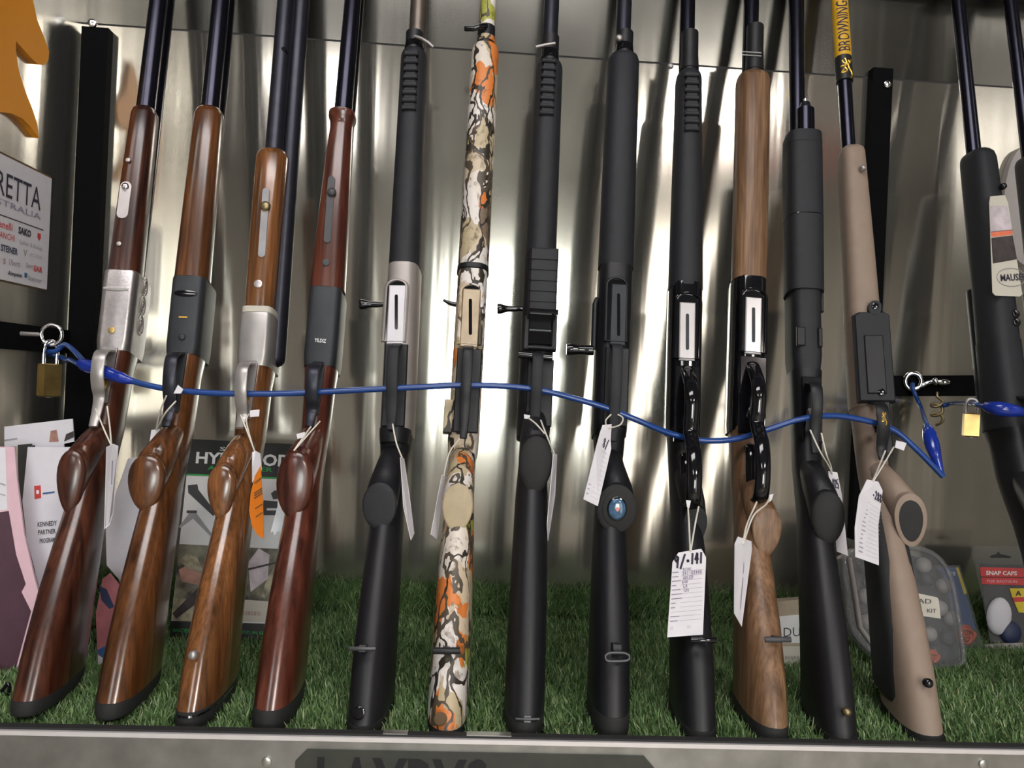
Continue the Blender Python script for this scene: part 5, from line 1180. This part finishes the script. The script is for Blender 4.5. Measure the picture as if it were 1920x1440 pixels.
adopt(e, bp.poly('label', 'cream', [(1690, 1106), (1757, 1120), (1760, 1124), (1764, 1160), (1694, 1150)], .0010), bp.quad((1694, 1121), (1745, 1123), (1745, 1132), (1694, 1130)).text('lettering', 'dark_print', None, 'LOAD', .05, 0, 1, 1, h=.0018), bp.quad((1737, 1141), (1754, 1142), (1754, 1149), (1737, 1148)).text('lettering', 'dark_print', None, 'KIT', 0, 0, 1, 1, h=.0018))
oc = [bp.P(1749+12*(.5+.5*math.sin(q*.37))*math.cos(q), 1231+12*(.5+.5*math.cos(q*.29))*math.sin(q), -.013+.003*math.sin(q*1.7)) for q in np.linspace(0, 42, 150)]
adopt(e, tube('orange_cord', oc, .0020, 'orange_plastic', None, 6))
bp = lean_plane(1800, 1218, 12)
e = thing('ear_plug_pack', bp.P(1800, 1218), 'blue and yellow card pack with an orange cord inside', 'pack')
adopt(e, bp.poly('card', 'blue_print', [(1730, 1064), (1795, 1064), (1812, 1115), (1830, 1180), (1760, 1185)], 0, .0015), bp.poly('yellow_stripe', 'yellow_print', [(1792, 1064), (1797, 1064), (1813, 1112), (1808, 1115)], .0005), bp.poly('film', 'clear_film', [(1728, 1060), (1800, 1060), (1845, 1214), (1770, 1218)], .010, .0005),
      bp.quad((1775, 1072), (1791, 1072), (1791, 1079), (1775, 1079)).text('lettering', 'white_print', None, 'ere', 0, 0, 1, 1))
for cx_, cy_, rr in ((1812, 1190, 17),):
    oc = [bp.P(cx_+rr*(.5+.5*math.sin(q*.37))*math.cos(q), cy_+rr*1.05*(.5+.5*math.cos(q*.29))*math.sin(q), .004+.003*math.sin(q*1.7)) for q in np.linspace(0, 42, 150)]
    adopt(e, tube('orange_cord', oc, .0020, 'orange_plastic', None, 6))
bp = lean_plane(1870, 1216, 14)
e = thing('snap_cap_pack', bp.P(1870, 1216), 'hanging blister pack with a red band reading SNAP CAPS', 'pack')
adopt(e, bp.poly('film', 'clear_film', [(1820, 1024), (1930, 1024), (1940, 1210), (1858, 1206), (1842, 1120)], .0, .0008), bp.poly('backing', 'dark_print', [(1838, 1057), (1938, 1060), (1944, 1205), (1856, 1203), (1843, 1110)], -.0015, .001),
      bp.poly('red_band', 'red_print', [(1837, 1063), (1935, 1066), (1936, 1098), (1841, 1095)], .0006), bp.poly('band_line', 'maroon', [(1839, 1081), (1935, 1082), (1935, 1084), (1839, 1083)], .0008),
      bp.quad((1848, 1070), (1906, 1071), (1906, 1079), (1848, 1078)).text('lettering', 'white_print', None, 'SNAP CAPS', 0, 0, 1, 1, bold=.03, h=.001), bp.quad((1850, 1087), (1906, 1088), (1906, 1093), (1850, 1092)).text('lettering', 'pink_print', None, 'FOR SHOTGUN', 0, 0, 1, 1, bold=.01, h=.001),
      bp.poly('yellow_label', 'yellow_print', [(1893, 1103), (1925, 1103), (1928, 1150), (1910, 1148), (1898, 1120)], .0006), bp.poly('label_band', 'red_print', [(1898, 1120), (1926, 1119), (1926, 1128), (1902, 1129)], .0009), bp.quad((1903, 1108), (1914, 1108), (1914, 1117), (1903, 1117)).text('lettering', 'ink', None, 'A', 0, 0, 1, 1, bold=.03, h=.0012),
      bp.poly('hang_hole', 'box_black', [(1857, 1042), (1868, 1039), (1872, 1034), (1876, 1039), (1895, 1043), (1895, 1046), (1857, 1046)], .0006))
for nm, mt_, cx_, cy_, rx_, ry_ in (('white_pouch', 'white_card', 1872, 1155, .017, .026), ('blue_pouch', 'navy', 1893, 1185, .015, .016)):
    bb = B(); disc(bb, bp.P(cx_, cy_, .001), bp.n, (0.3, 0, 1), rx_, ry_, .003, 18, .006); adopt(e, bb.done(nm, mt_, None))
adopt(e, bp.poly('bottom_fold', 'grey_plastic', [(1846, 1208), (1920, 1205), (1916, 1220), (1880, 1226), (1850, 1218)], .006, .001))
gpn = Plane(at_y(1900, 380, WALL_Y-.0125), (0, -1, 0))
ol = [(1925+42*math.cos(q)*(1.0), 385+112*math.sin(q)) for q in np.linspace(0, 2*math.pi, 30, endpoint=False)]
pp = [gpn.P(x, y) for x, y in ol]; o = B().prism(pp, (0, .012, 0)).done('ear_cup', 'grey_plastic', None, True, 30)
tag(o, 'pale grey rounded plastic cup behind the rifle with the sticker', 'ear cup')

cc_ = [at_z(x, 1308, -.006)+np.array((0, 0, z)) for x, z in ((-6, .0), (2, .006), (8, .010), (13, .014), (17, .010), (15, .004), (9, .003))]
o = tube('cable_tie', catmull(cc_, 5), .0018, 'black_gloss', None, 8); tag(o, 'short curl of black cable tie on the grass under the plum brochure', 'cable tie')
# ================================================================== grass last: it is parted where butts and packs stand
FEET = []
def low(objs):
    pts = []
    for ob in objs:
        if ob.type == 'MESH': pts += [np.array(ob.matrix_world @ v.co) for v in ob.data.vertices]
        pts += low_pts(ob)
    return pts
def low_pts(ob): return low(list(ob.children)) if ob.children else []
bpy.context.view_layer.update()
for g in (g1, g2, g3, g4, g5, g6, g7, g8, g9, g10, g11, g12, g13):
    P_ = np.array(low(list(g.root.children))); zm = P_[:, 2].min(); B_ = P_[P_[:, 2] < zm+.05]
    for y0 in np.arange(0, .16, .02):          # follow the butt back from toe to heel
        S_ = B_[(B_[:, 1] > y0-.014) & (B_[:, 1] < y0+.034)]
        if len(S_): FEET.append((S_[:, 0].min(), S_[:, 0].max(), y0, y0+.02, S_[:, 2].min()-TURF_Z))
for nm in ('bipod_box', 'clear_case', 'carton.001'):
    P_ = np.array(low([bpy.data.objects[nm]])); B_ = P_[P_[:, 2] < .03]; FEET.append((B_[:, 0].min(), B_[:, 0].max(), B_[:, 1].min()+.001, B_[:, 1].max(), 0))
grass()
